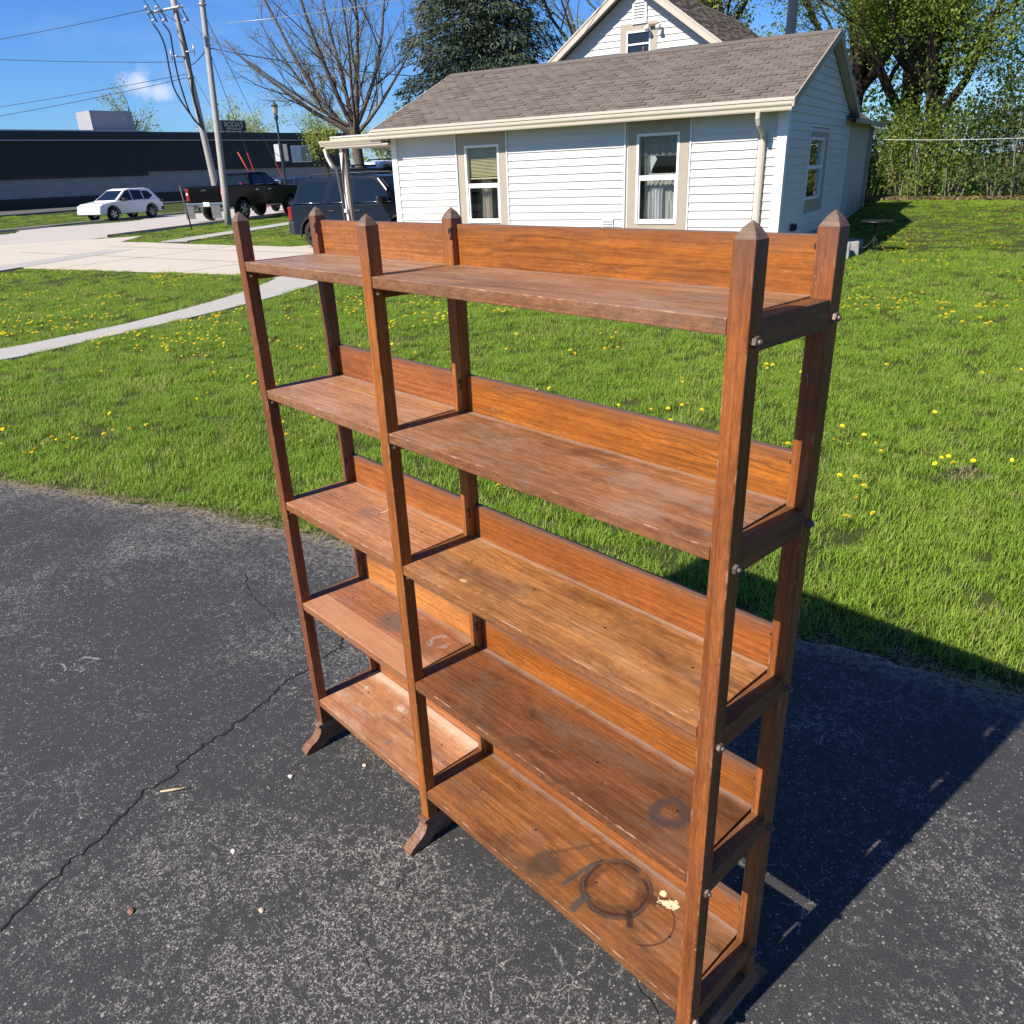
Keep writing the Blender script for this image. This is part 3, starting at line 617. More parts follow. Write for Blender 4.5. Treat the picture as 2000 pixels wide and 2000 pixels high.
def curtain(parent, a, bb, z0, z1, y, mat, waves=7, amp=.025, name='curtain', zf=None):
    nx, nz_ = 44, 8; V = []; ph = random.uniform(0, 6)
    for j in range(nz_+1):
        for i in range(nx+1):
            u = i/nx; t = j/nz_; zz1 = zf(u) if zf else z1; zz0 = z0
            V.append((a+(bb-a)*(.5+(u-.5)*(1-.10*math.sin(t*PI)*.6)), y+amp*math.sin(u*waves*2*PI+ph+t*.8)+amp*.5*math.sin(u*waves*4.7+ph), zz0+(zz1-zz0)*t))
    mb = MB(); mb.add(V, [(j*(nx+1)+i, j*(nx+1)+i+1, (j+1)*(nx+1)+i+1, (j+1)*(nx+1)+i) for j in range(nz_) for i in range(nx)], sm=True)
    return mb.obj(name, mat, parent, fix=False)
w = window(*wins[0], 1.50)
mb = MB()
for k in range(22):
    z = 2.25-k*.028; t = max(0, (1.80-z)/.14)*.05 if z < 1.8 else 0
    if z < 1.665: break
    mb.add([(-6.77, .075, z-.004-.0), (-6.0, .075, z-.004+t*.0), (-6.0, .10, z+.012), (-6.77, .10, z+.012)], [(0, 1, 2, 3)])
mb.box((-6.77, .07, 1.635), (-6.0, .10, 1.662)); mb.obj('blind', M_blind, w, fix=False)
curtain(w, -6.56, -6.28, .76, 1.72, .20, M_curt, 4, .035); curtain(w, -6.12, -5.99, .76, 1.72, .19, M_curt, 2, .03); curtain(w, -6.78, -6.0, .78, 2.2, .34, M_gauze, 9)
w = window(*wins[1], 1.545)
curtain(w, -2.74, -1.97, 1.93, 2.27, .15, M_gauze, 6, .02); curtain(w, -2.74, -2.52, 1.58, 1.94, .16, M_gauze, 2, .015)
mb = MB(); mb.add([(-2.56, .13, 1.93), (-2.47, .13, 1.94), (-2.42, .13, 1.88), (-2.49, .13, 1.76), (-2.545, .13, 1.65)], [(0, 1, 2, 3, 4)]); mb.add([(-1.98, .13, 1.97), (-2.03, .13, 1.84), (-2.02, .13, 1.75), (-1.975, .13, 1.66)], [(0, 1, 2, 3)]); mb.obj('curtain', M_linen, w, fix=False)
curtain(w, -2.60, -1.98, 1.58, 1.62, .12, M_linen, 9, .01)
curtain(w, -2.73, -1.98, .75, 1.5, .21, M_lace, 8, .02); curtain(w, -2.55, -2.28, .75, 1.36, .16, M_linen, 4, .03); curtain(w, -2.2, -1.98, .75, 1.12, .15, M_lace, 3, .02)
# side wall window (faces +x)
mb = MB(); ya, yb, za, zb = sw
for q in ((tw[0]+.012, ya, tw[2], tw[3]), (yb, tw[1]-.012, tw[2], tw[3]), (ya, yb, zb, tw[3]), (ya, yb, tw[2], za)): mb.box((.0008, q[0], q[2]), (.016, q[1], q[3]))
mb.obj('window_trim', M_taupe, house)
mb = MB()
for q in ((tw[0]-.012, tw[0]+.012), (tw[1]-.012, tw[1]+.012)): mb.box((.0006, q[0], tw[2]), (.036, q[1], tw[3]))
mb.box((.0006, tw[0]-.012, tw[3]), (.036, tw[1]+.012, tw[3]+.024)); mb.obj('trim_strip', M_white, house)
mb = MB(); fw = .05
for q in ((ya, ya+fw, za, zb), (yb-fw, yb, za, zb), (ya+fw, yb-fw, zb-fw, zb), (ya+fw, yb-fw, za, za+fw)): mb.box((-.09, q[0], q[2]), (.026, q[1], q[3]))
w = mb.obj('window', M_white, house, bev=.004)
mb = MB(); mb.box((-.03, ya+fw, 1.575), (.004, yb-fw, 1.645)); mb.obj('sash', M_white, w)
for z0_, z1_, xx in ((za+fw, 1.61, -.012), (1.61, zb-fw, -.03)):
    mb = MB(); mb.box((xx-.004, ya+fw, z0_), (xx, yb-fw, z1_)); mb.obj('pane', M_glass, w)
mb = MB(); mb.box((-.5, ya-.3, .5), (-.48, yb+.3, 2.5)); mb.obj('dark_room_sheet', M_dark, w)  # dark sheet added behind the glass in place of the unlit room
# roof
XL, XR = -9.15, .17
rb = MB(); th = .11
rb.prism([(-OE+.02, ZE-th*.6), (-OE+.02, ZE-.012), (HD/2, roofz(HD/2)-.012), (HD+OE, ZE-.012), (HD+OE, ZE-th), (HD/2, roofz(HD/2)-th-.012)], 0, XL, XR-.001)
m, nt, b = newmat('roof underlay'); setb(nt, b, col=(.085, .075, .065), rough=.95); M_under = m
rb.obj('roof', M_under, house)
def shingle_mat():
    m, nt, b = newmat('taupe asphalt shingle'); P = objco(nt)
    at = nd(nt, 'ShaderNodeAttribute', attribute_name='rnd').outputs['Fac']
    r = mt(nt, 'FRACT', mt(nt, 'ADD', at, orand(nt)))
    wp = nd(nt, 'ShaderNodeNewGeometry').outputs['Position']
    c = mix(nt, r, (.140, .116, .100), (.190, .159, .138)); c = mix(nt, mt(nt, 'MULTIPLY', nz(nt, wp, 260., 3., .7), .6), c, (.085, .068, .058))
    c = mix(nt, mt(nt, 'MULTIPLY', step(nt, nz(nt, wp, 1.1, 4.), .45, .75), .14), c, (.13, .108, .094))
    setb(nt, b, col=c, rough=.95, spec=.15, nor=bump(nt, nz(nt, wp, 300., 2.), .5, .004)); return m
M_shin = shingle_mat()
EXPO, TAB = .143, .304
ang = math.atan(KS); slen = (HD/2+OE)/math.cos(ang)
def shingle_verts(w, e, t):
    return [(0, 0, t*.1), (w, 0, t*.1), (w, 0, t), (0, 0, t), (0, e, -.001), (w, e, -.001), (w, e, .002), (0, e, .002)]
SF = [(0, 1, 2, 3), (1, 5, 6, 2), (5, 4, 7, 6), (4, 0, 3, 7), (3, 2, 6, 7)]
protos = []
for t in (.008, .021):
    mb = MB(); mb.add(shingle_verts(TAB-.012, EXPO+.004, t), SF); me = mb.mesh('shingle', M_shin); fixn(me); protos.append(me)
rows = int(slen/EXPO); cells = []
for r_ in range(rows+1):
    v = .10+r_*EXPO
    if v+EXPO*.4 > slen: break
    e = min(EXPO+.004, slen-v)
    off = (r_*.42 % 1)*TAB+random.uniform(-.02, .02); n = int((XR-XL)/TAB)+2
    for k in range(n):
        x0 = XL-off+k*TAB; x1 = x0+TAB-.012
        cells.append((max(x0, XL), min(x1, XR), v, e))
cells = [c for c in cells if c[1]-c[0] > .03]
full = [c for c in cells if abs(c[1]-c[0]-(TAB-.012)) < 1e-4 and c[3] > EXPO]
full.sort(key=lambda c: (c[2]*.55-(c[0]+c[1])*.5))      # nearest the eave and the near corner first
sel = set(full[:298]); smb = MB(); rnd = []
ca, sa = math.cos(ang), math.sin(ang)
def onroof(x, v, h): return (x, -OE+v*ca-h*sa, ZE+v*sa+h*ca)
for c in cells:
    t = random.choice((.008, .008, .021))
    if c in sel:
        p = onroof(c[0], c[2], 0); link('shingle', protos[1 if t > .01 else 0], house, p, (ang, 0, 0))
    else:
        V = [onroof(c[0]+x, c[2]+y, z) for x, y, z in shingle_verts(c[1]-c[0], c[3], t)]
        smb.add(V, SF); rnd += [random.random()]*5
me = smb.mesh('shingle', M_shin); a = me.attributes.new('rnd', 'FLOAT', 'FACE'); a.data.foreach_set('value', rnd)
tag(link('shingle', me, house), kind='stuff')
M_ridge = plain('ridge cap', (.12, .102, .09), .95, .2, 40.)
mb = MB(); yr, zr = HD/2, roofz(HD/2)
mb.prism([(yr-.15, zr-.15*KS+.012), (yr-.15, zr-.15*KS+.022), (yr, zr+.036), (yr+.15, zr-.15*KS+.022), (yr+.15, zr-.15*KS+.01), (yr, zr+.014)], 0, XL-.01, XR+.01); mb.obj('ridge_cap', M_ridge, house)
# eave: metal apron, fascia, gutter, soffit
mb = MB(); mb.prism([(-OE-.012, ZE-.015), (-OE-.012, ZE+.002), (-OE+.10*ca, ZE+.10*sa+.006), (-OE+.10*ca, ZE+.10*sa-.004), (-OE+.02, ZE-.014)], 0, XL-.01, XR+.012); mb.obj('drip_edge', M_beige, house)
bx('fascia', M_beige, (XL, -OE+.0, 2.535), (XR-.01, -OE+.019, ZE-.02))
def gutter(name, x0, x1, y, z0, z1, parent=house):
    h = z1-z0; mb = MB()
    pr = [(0, z0), (-.07, z0), (-.078, z0+.02), (-.080, z0+h*.42), (-.098, z0+h*.60), (-.104, z0+h*.72), (-.104, z1), (-.090, z1), (-.090, z0+h*.74), (-.070, z0+h*.45), (-.066, z0+.012), (-.002, z0+.012), (-.002, z1), (0, z1)]
    mb.prism([(y+q, zz) for q, zz in pr], 0, x0, x1); return mb.obj(name, M_beige, parent)
gutter('gutter', XL, XR, -OE-.001, 2.535, 2.675)
mb = MB(); mb.box((-HL, -OE+.02, 2.60), (XR-.06, .0, 2.625)); mb.obj('soffit', M_soff, house)
# rakes
def rake(x0, x1, y0, y1, drop, mat, up=.0):
    mb = MB(); za, zb = ZE+KS*(y0+OE), ZE+KS*(y1+OE)
    if y0 >= HD/2: za, zb = roofz(y0), roofz(y1)
    mb.prism([(y0, za-drop+up), (y1, zb-drop+up), (y1, zb+up), (y0, za+up)], 0, x0, x1); return mb.obj('rake_board', mat, house)
rake(XR, XR+.022, -OE-.01, HD/2, .155, M_taupe, .016); rake(XR, XR+.022, HD/2, HD+OE, .155, M_taupe, .016)
rake(XL-.022, XL, -OE-.01, HD/2, .155, M_beige, .016)
rake(.024, XR-.001, -OE+.03, HD/2, .02, M_soff, -.125); rake(.024, XR-.001, HD/2, HD+OE, .02, M_soff, -.125)
# downspout
mb = MB(); sx = -.39
mb.prism([(sx-.045, 2.0), (sx+.045, 2.0), (sx+.045, 2.08), (sx-.045, 2.08)], 1, -.09, -.02)
path = [(sx, -OE-.05, 2.545), (sx, -OE-.05, 2.44), (sx+.01, -OE-.02, 2.36), (sx+.03, -.11, 2.20), (sx+.035, -.06, 2.12), (sx+.035, -.06, .42), (sx+.035, -.16, .34)]
mb = MB(); mb.tube(path, .048, 8, sm=False); mb.obj('downspout', M_beige, house)
bx('vent_hood', M_white, (-3.50, -.05, .62), (-3.26, -.014, .80), bev=.006)
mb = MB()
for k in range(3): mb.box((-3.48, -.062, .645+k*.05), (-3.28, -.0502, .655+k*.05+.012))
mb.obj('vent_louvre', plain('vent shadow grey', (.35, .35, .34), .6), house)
# ---- main house with the tall gable
GX, GZ, GK, GY = -5.40, 6.10, .712, HD
def gz_(x): return GZ-GK*abs(x-GX)
hw = 4.55
mb = MB(); mb.prism([(GX-hw+.35, 0), (GX+hw-.35, 0), (GX+hw-.35, gz_(GX+hw-.35)-.16), (GX, GZ-.17), (GX-hw+.35, gz_(GX+hw-.35)-.16)], 1, GY, GY+8.5); mb.obj('gable_wall', M_side, house)
gw = (-5.64, -4.97, 4.28, 4.92); gt = .17
for k in range(24):
    z = 3.0+k*E0; za, zb = z, z+E0
    d0, d1 = (GZ-.22-za)/GK, (GZ-.22-zb)/GK
    if d1 < .08: break
    L0, R0, L1, R1 = GX-d0, GX+d0, GX-d1, GX+d1; yy = GY-.001
    if z < 2.7: continue
    wl, wr = gw[0]-gt, gw[1]+gt
    if zb > gw[2]-.1 and za < gw[3]+gt-.04:
        if L1 < wl-.05: board(house, L0, wl, L1, wl, z, E0, 'x', yy)
        if R1 > wr+.05: board(house, wr, R0, wr, R1, z, E0, 'x', yy)
    else: board(house, L0, R0, L1, R1, z, E0, 'x', yy)
mb = MB(); a, bb, z0, z1 = gw
for q in ((a-gt, a, z0-.15, z1+gt), (bb, bb+gt, z0-.15, z1+gt), (a, bb, z1, z1+gt), (a, bb, z0-.15, z0)): mb.box((q[0], GY-.026, q[2]), (q[1], GY-.002, q[3]))
mb.obj('window_trim', M_taupe, house)
mb = MB(); fw = .045
for q in ((a, a+fw, z0, z1), (bb-fw, bb, z0, z1), (a+fw, bb-fw, z1-fw, z1), (a+fw, bb-fw, z0, z0+fw), (a+fw, bb-fw, 4.60, 4.64)): mb.box((q[0], GY-.040, q[2]), (q[1], GY-.004, q[3]))
w = mb.obj('window', M_white, house, bev=.003)
m, nt, b = newmat('dark pane'); setb(nt, b, col=(.012, .014, .017), rough=.05, spec=.6); M_dpane = m
for z0_, z1_ in ((z0+fw, 4.60), (4.64, z1-fw)):
    mb = MB(); mb.box((a+fw, GY-.012, z0_), (bb-fw, GY-.006, z1_)); mb.obj('pane', M_dpane, w)
mb = MB(); mb.lathe([(0, 4.33), (.03, 4.34), (.012, 4.38), (.02, 4.44), (.035, 4.47), (.02, 4.52), (.012, 4.56), (0, 4.57)], 10, c=(-5.17, GY-.016, 0)); mb.obj('ornament', plain('brass brown', (.18, .08, .03), .4), w)
# louvred gable vent
vx0, vx1, vz0, vz1 = -5.48, -5.09, 5.06, 5.52
mb = MB(); fw = .055; yb_, yf = GY-.002, GY-.06
for q in ((vx0, vx0+fw, vz0, vz1), (vx1-fw, vx1, vz0, vz1), (vx0+fw, vx1-fw, vz0, vz0+fw*1.3)): mb.box((q[0], yf, q[2]), (q[1], yb_, q[3]))
mb.prism([(vx0, vz1), (vx1, vz1), (vx1-.1, vz1+.075), (vx0+.1, vz1+.075)], 1, yf, yb_)
v_ = mb.obj('gable_vent', M_white, house, bev=.004)
for k in range(6):
    z = vz0+.085+k*.062; mb = MB(); mb.add([(vx0+fw, yf+.006, z), (vx1-fw, yf+.006, z), (vx1-fw, yf+.006, z+.012), (vx0+fw, yf+.006, z+.012), (vx0+fw, yb_, z+.052), (vx1-fw, yb_, z+.052), (vx1-fw, yb_, z+.064), (vx0+fw, yb_, z+.064)], [(0, 1, 2, 3), (0, 4, 5, 1), (3, 2, 6, 7), (0, 3, 7, 4), (1, 5, 6, 2)]); mb.obj('louvre', M_white, v_)
# roof slabs, rakes, shingles of the main roof
mb = MB(); oh = .34; yF = GY-oh
for s in (-1, 1):
    mb.prism([(GX, GZ-.10), (GX+s*hw, gz_(GX+hw)-.10), (GX+s*hw, gz_(GX+hw)), (GX, GZ)], 1, yF+.024, GY+8.9)
mb.obj('roof', M_under, house)
for s in (-1, 1):
    mb = MB(); mb.prism([(GX, GZ-.20), (GX+s*hw, gz_(GX+hw)-.20), (GX+s*hw, gz_(GX+hw)-.035), (GX, GZ-.035)], 1, yF, yF+.022); mb.obj('rake_board', M_beige, house)
    mb = MB(); mb.prism([(GX, GZ-.033), (GX+s*hw, gz_(GX+hw)-.033), (GX+s*hw, gz_(GX+hw)+.014), (GX, GZ+.014)], 1, yF-.016, yF+.022); mb.obj('drip_edge', M_beige, house)
    mb = MB(); mb.prism([(GX, GZ-.125), (GX+s*hw, gz_(GX+hw)-.125), (GX+s*hw, gz_(GX+hw)-.105), (GX, GZ-.105)], 1, yF+.023, GY-.002); mb.obj('soffit', M_soff, house)
ga = math.atan(GK); gl_ = hw/math.cos(ga); smb = MB(); rnd = []
def onG(s, y, v, h): return (GX+s*(v*math.cos(ga)+h*math.sin(ga)), y, GZ-v*math.sin(ga)+h*math.cos(ga))
for s in (1, -1):
    for r_ in range(int(gl_/EXPO)):
        v = gl_-r_*EXPO; off = random.uniform(0, TAB)
        for k in range(int(9.2/TAB)+1):
            ya = max(yF, yF-off+k*TAB); yb2 = min(GY+8.9, yF-off+(k+1)*TAB-.006)
            if yb2-ya < .03: continue
            t = random.choice((.008, .018))
            V = [onG(s, ya, v, .001), onG(s, yb2, v, .001), onG(s, yb2, v, t), onG(s, ya, v, t), onG(s, ya, v-EXPO, -.002), onG(s, yb2, v-EXPO, -.002), onG(s, yb2, v-EXPO, .002), onG(s, ya, v-EXPO, .002)]
            smb.add(V, SF); rnd += [random.random()]*5
me = smb.mesh('shingle', M_shin); a_ = me.attributes.new('rnd', 'FLOAT', 'FACE'); a_.data.foreach_set('value', rnd); tag(link('shingle', me, house), kind='stuff')
mb = MB(); mb.prism([(GX-.13, GZ-.13*GK+.01), (GX, GZ+.03), (GX+.13, GZ-.13*GK+.01), (GX, GZ+.008)], 1, yF, GY+8.9); mb.obj('ridge_cap', M_ridge, house)
# flood light beside the gable window
fx, fz = -4.87, 4.99
mb = MB(); mb.box((fx-.13, GY-.10, fz-.03), (fx+.13, GY-.03, fz+.03)); fl = mb.obj('flood_light', plain('dark fixture', (.10, .08, .06), .5), house, bev=.006)
for dx, rx in ((-.18, -.4), (.17, .35)):
    mb = MB(); mb.lathe([(0, 0), (.03, 0), (.035, .05), (.06, .13), (.062, .15), (.045, .165), (0, .172)], 14); mb.obj('lamp', M_white, fl, (fx+dx, GY-.09, fz), (R(125), R(20*(1 if dx > 0 else -1)), 0))
# flue
mb = MB(); mb.lathe([(0, 2.8), (.105, 2.8), (.105, 4.9), (.107, 4.9), (.107, 4.93), (.105, 4.93), (.105, 6.2), (.16, 6.22), (.16, 6.3), (0, 6.42)], 24, c=(-1.02, 3.9, 0)); mb.obj('flue', plain('galvanised flue', (.36, .42, .50), .45, .08, 8., .15), house)
# low back wing
bwx0, bwx1, bwy0, bwy1, bwz = -3.2, -.015, HD+.061, 9.46, 2.545
bx('back_wall', M_stucco, (bwx0, bwy0, 0), (bwx1, bwy1, bwz))
mb = MB(); e = .24; zt_ = bwz+.02
mb.add([(bwx0-e, bwy0-.5, zt_), (bwx1+e, bwy0-.5, zt_), (bwx1+e, bwy1+e, zt_), (bwx0-e, bwy1+e, zt_), (-1.6, bwy0-.5, zt_+.55), (-1.6, bwy1-1.1, zt_+.55)], [(0, 1, 2, 3)[::-1], (1, 2, 5, 4), (2, 3, 5), (3, 0, 4, 5), (0, 1, 4)]); mb.obj('back_roof', M_shin, house)
for k in range(9):
    t0 = k/9; mb = MB(); xA = bwx1+e-t0*(1.6+bwx1+e-.0); zz = zt_+.55*t0
    yE = bwy1+e-t0*(1.1+e)
    mb.add([(xA+.01, bwy0-.45, zz+.004), (xA+.01, yE, zz+.004), (xA+.01, yE, zz+.018), (xA+.01, bwy0-.45, zz+.018), (xA-.19, bwy0-.45, zz+.064), (xA-.19, yE-.13, zz+.064)], [(0, 1, 2, 3), (3, 2, 5, 4)]); mb.obj('shingle_course', M_shin, house)
bx('back_gutter', M_taupe, (bwx1+e, bwy0-.4, zt_-.08), (bwx1+e+.09, bwy1+e+.05, zt_+.012)); bx('back_downspout', M_taupe, (bwx1+.01, bwy1-.12, .5), (bwx1+.09, bwy1-.03, zt_-.08))
# hose reel by the side wall
hz = .52
t = empty('garden_hose', 'dark blue coiled hose hanging low on the shaded side wall', 'hose', (HX, HY, 0), HA)
for k in range(4):
    mb = MB(); mb.tube([(.045+.018*k, 1.05+.11*math.cos(a)*(1+.05*k), .56+.06*math.sin(a)) for a in np.linspace(0, 2*PI, 17)], .013, 6); mb.obj('coil', plain('hose blue %d' % k, (.015, .03, .06), .4), t)
# ---- porch canopy on the left
porch = empty('porch_canopy', 'flat cream metal porch canopy on a post at the left end of the white house', 'porch', (HX, HY, 0), HA)
def pb(name, mat, a, bb): mb = MB(); mb.box(a, bb); return mb.obj(name, mat, porch)
px0, px1 = -10.72, -8.87
pb('roof_deck', M_beige, (px0+.25, -.28, 2.50), (px1, 2.6, 2.64)); pb('ceiling', plain('porch ceiling', (.58, .52, .42), .7), (px0+.1, -.3, 2.43), (px1, 2.6, 2.455))
mb = MB(); mb.prism([(-.30, 2.46), (-.37, 2.46), (-.39, 2.50), (-.42, 2.55), (-.42, 2.58), (-.30, 2.58)], 0, px0, px1+.02); mb.obj('gutter', M_beige, porch)
mb = MB(); mb.prism([(-.28, 2.405), (-.34, 2.405), (-.36, 2.43), (-.36, 2.458), (-.28, 2.458)], 0, px0+.12, px1+.2); mb.obj('fascia', M_beige, porch)
for k in range(7): pb('roof_panel', plain('pale roof edge %d' % k, (.62, .62, .60), .5), (px0+.26+k*.225, -.30, 2.641), (px0+.26+k*.225+.215, -.06, 2.668))
ppx = -10.2
mb = MB(); mb.box((ppx-.05, -.25, 0), (ppx+.05, -.15, 2.42)); mb.obj('post', M_white, porch, bev=.006)
mb = MB(); mb.tube([(ppx-.42, -.3, 2.40), (ppx-.40, -.27, 2.27), (ppx-.28, -.25, 2.06), (ppx-.20, -.24, 1.95), (ppx-.13, -.24, 1.3), (ppx-.10, -.24, .2)], .035, 8); mb.obj('downspout', plain('dark downspout', (.06, .06, .062), .5), porch)
mb = MB(); mb.tube([(ppx-.45, -.3, 2.42), (ppx-.44, -.27, 2.25), (ppx-.36, -.25, 2.08), (ppx-.30, -.24, 2.0)], .045, 8); mb.obj('elbow', plain('white elbow', (.6, .6, .58), .5), porch)
vp = [(ppx+.03+.05*math.sin(z*3.1), -.26+.02*math.cos(z*5), z) for z in np.linspace(.1, 2.4, 22)]
mb = MB(); mb.tube(vp, .022, 6); mb.obj('cable', plain('cable brown', (.10, .07, .045), .7), porch)
mb = MB(); mb.box((ppx+.055, -.24, .0), (ppx+.12, -.16, 2.42)); mb.obj('post_shadow_strip', plain('post shadow brown', (.16, .14, .12), .8), porch)  # dark strip added to stand in for the shadow at the post
pb('junction_box', M_white, (ppx-.06, -.30, 1.0), (ppx+.02, -.255, 1.08))
# ------------------------------------------------------------------ vehicles
def paint(name, col, rough=.22, metal=0., cw=.35, spc=.28):
    m, nt, b = newmat(name); P = objco(nt)
    dirt = mt(nt, 'MULTIPLY', nz(nt, P, 1.8, 5., .65), .10)
    setb(nt, b, col=mix(nt, dirt, col, tuple(x*1.5+.004 for x in col)), rough=rough, metal=metal, spec=spc, coat=cw, coatr=.04); return m
M_navy = paint('navy car paint', (.007, .012, .022), .25, 0., .15, .2); M_blk = paint('black car paint', (.003, .003, .0035), .2, 0., .05, .10); M_wht = paint('white car paint', (.72, .73, .74)); M_dkb = paint('dark blue car paint', (.012, .018, .032))
m, nt, b = newmat('tinted car glass'); setb(nt, b, col=(.006, .011, .016), rough=.05, spec=.45); M_cg = m
M_tyre = plain('tyre rubber', (.014, .014, .015), .85, .2, 30.); M_rim = plain('alloy rim', (.55, .55, .56), .25, .1, 20., .9); M_chrome = plain('chrome', (.42, .42, .43), .18, .05, 5., 1.)
M_red = plain('tail light red', (.24, .008, .012), .2, .1, 5., coat=.4); M_lens = plain('clear lens', (.75, .77, .8), .1, .05); M_trimb = plain('black plastic trim', (.018, .018, .02), .55)
M_hub = plain('wheel well dark', (.006, .006, .006), .9)
def wheel_mesh(r, w):
    t = MB(); t.lathe([(r*.62, -w/2), (r*.80, -w/2-.004), (r*.95, -w*.46), (r, -w*.3), (r, w*.3), (r*.95, w*.46), (r*.80, w/2+.004), (r*.62, w/2)], 28, ax='Y')
    d = MB(); d.lathe([(0, -w*.30), (r*.63, -w*.30), (r*.63, w*.30), (0, w*.30)], 24, ax='Y', sm=False)
    s = MB()
    for k in range(5):
        for side in (-1, 1):
            for off in (-.14, .14):
                a = 2*PI*k/5+off; ca_, sa_ = math.cos(a), math.sin(a); y = side*w*.5
                V = []
                for rr, hw_ in ((.03, .032), (r*.60, .020)):
                    for q in (-1, 1):
                        for yy in (y*.70, y):
                            V.append((ca_*rr-sa_*hw_*q, yy, sa_*rr+ca_*hw_*q))
                s.add(V, [(0, 1, 3, 2), (4, 6, 7, 5), (0, 4, 5, 1), (2, 3, 7, 6), (1, 5, 7, 3), (0, 2, 6, 4)])
    for side in (-1, 1): s.lathe([(r*.57, side*w*.36), (r*.57, side*w*.5), (r*.63, side*w*.5), (r*.63, side*w*.36)], 24, ax='Y'); s.lathe([(0, side*w*.5), (.06, side*w*.5), (.06, side*w*.3)], 12, ax='Y')
    return d.mesh('wheel', M_hub), t.mesh('tyre', M_tyre), s.mesh('rim', M_rim)
def vehicle(name, label, cat, loc, rz, sc, sp, pmat, group=None):
    root = empty(name, label, cat, (*loc, 0), rz, group); root.scale = (sc, sc, sc)
    W_, hw_ = sp['W'], sp['W']/2; zb = sp['belt']; tk = sp.get('tumble', .30); arches = sp['wheels']; ar = sp['arch']
    low = list(sp['upper']); bot = []
    for cx, r in ((arches[1], ar), (arches[0], ar)):
        n = 9
        for k in range(n+1):
            a = PI*k/n; bot.append((cx+r*math.cos(a), max(sp['sill'], sp['hubz']+r*math.sin(a)) if 0 < k < n else sp['sill']))
    poly = low+bot
    mb = MB(); mb.prism(poly, 1, -hw_, hw_); body = mb.obj('body', pmat, root, bev=.045, seg=3)
    def yw(z): return hw_-.035-max(0, z-zb)*tk
    gh = sp['house']; n = len(gh)
    mb = MB(); V = [(x, -yw(z), z) for x, z in gh]+[(x, yw(z), z) for x, z in gh]
    mb.add(V, [tuple(range(n)), tuple(range(n, 2*n))[::-1]]+[(i, (i+1) % n, n+(i+1) % n, n+i) for i in range(n)]); mb.obj('cabin', pmat, root, bev=.05, seg=3)
    for wn in sp['windows']:
        for s in (-1, 1):
            mb = MB(); k = len(wn)
            V = [(x, s*(yw(z)-.012), z) for x, z in wn]+[(x, s*(yw(z)+.005), z) for x, z in wn]
            mb.add(V, [tuple(range(k)), tuple(range(k, 2*k))]+[(i, (i+1) % k, k+(i+1) % k, k+i) for i in range(k)]); wo = mb.obj('window', M_cg, root)
            mb = MB(); (xa, za), (xb, zb_) = min(wn, key=lambda p: p[1]+p[0]*.001), max([p for p in wn if p[1] < sum(q[1] for q in wn)/len(wn)], key=lambda p: p[0])
            mb.tube([(xa, s*(yw(za)+.012), za-.012), (xb, s*(yw(zb_)+.012), zb_-.012)], .012, 5); mb.obj('chrome_strip', sp.get('strip', M_chrome), wo)
    for nm, i, j, ins in sp['glass']:
        (xa, za), (xb, zb_) = gh[i], gh[j]; d = Vector((xb-xa, 0, zb_-za)); nrm = Vector((d.z, 0, -d.x)).normalized()
        if nrm.x*(1 if nm == 'windscreen' else -1) < 0: nrm = -nrm
        V = []
        for t, off in ((.08, .012), (.92, .012)):
            x, z = xa+(xb-xa)*t, za+(zb_-za)*t
            for s in (-1, 1): V.append(Vector((x, s*(yw(z)-ins), z))+nrm*off)
        V2 = [v-nrm*.02 for v in V]
        mb = MB(); mb.add(V+V2, [(0, 1, 3, 2), (4, 6, 7, 5), (0, 4, 5, 1), (2, 3, 7, 6), (1, 5, 7, 3), (0, 2, 6, 4)]); mb.obj(nm, M_cg, root)
    for x0, x1, z0, z1 in sp['doors']:
        for s in (-1, 1):
            mb = MB(); mb.prism([(x0, z0), (x1, z0), (x1, z1), (x0, z1)], 1, s*(hw_-.02), s*(hw_+.010)); d = mb.obj('door', pmat, root, bev=.012, seg=2)
            mb = MB(); mb.box((x0+.06, min(s*(hw_+.005), s*(hw_+.035)), z1-.17), (x0+.26, max(s*(hw_+.005), s*(hw_+.035)), z1-.13)); mb.obj('handle', sp.get('handle', pmat), d, bev=.008)
    hub, ty, rm_ = wheel_mesh(sp['wr'], sp.get('ww', .24))
    for cx in arches:
        for s in (-1, 1):
            o = link('wheel', hub, root, (cx, s*(hw_-.13), sp['hubz'])); link('tyre', ty, o); link('rim', rm_, o)
    mb = MB(); mb.box((arches[0]-ar*.8, -hw_+.24, sp['sill']-.02), (arches[1]+ar*.8, hw_-.24, sp['sill']+.4)); mb.obj('underbody', M_hub, root)
    for s in (-1, 1):
        mx, mz = sp['mirror']; mb = MB(); mb.box((mx-.09, min(s*(hw_+.02), s*(hw_+.25)), mz-.07), (mx+.09, max(s*(hw_+.02), s*(hw_+.25)), mz+.11)); mb.box((mx-.02, min(s*(hw_-.1), s*(hw_+.04)), mz-.05), (mx+.05, max(s*(hw_-.1), s*(hw_+.04)), mz)); mb.obj('mirror', sp.get('mirrorm', M_trimb), root, bev=.025, seg=2)
        x0, x1, z0, z1 = sp['tail']; mb = MB(); mb.box((x0, min(s*(hw_-sp.get('tailw', .14)), s*(hw_+.012)), z0), (x1, max(s*(hw_-sp.get('tailw', .14)), s*(hw_+.012)), z1)); t = mb.obj('taillight', M_red, root, bev=.02)
        zq = (z0+z1)/2; mb = MB(); mb.box((x0-.008, min(s*(hw_-.11), s*(hw_-.02)), zq-.02), (x1*.5, max(s*(hw_-.11), s*(hw_-.02)), zq+.07)); mb.obj('lens', M_lens, t)
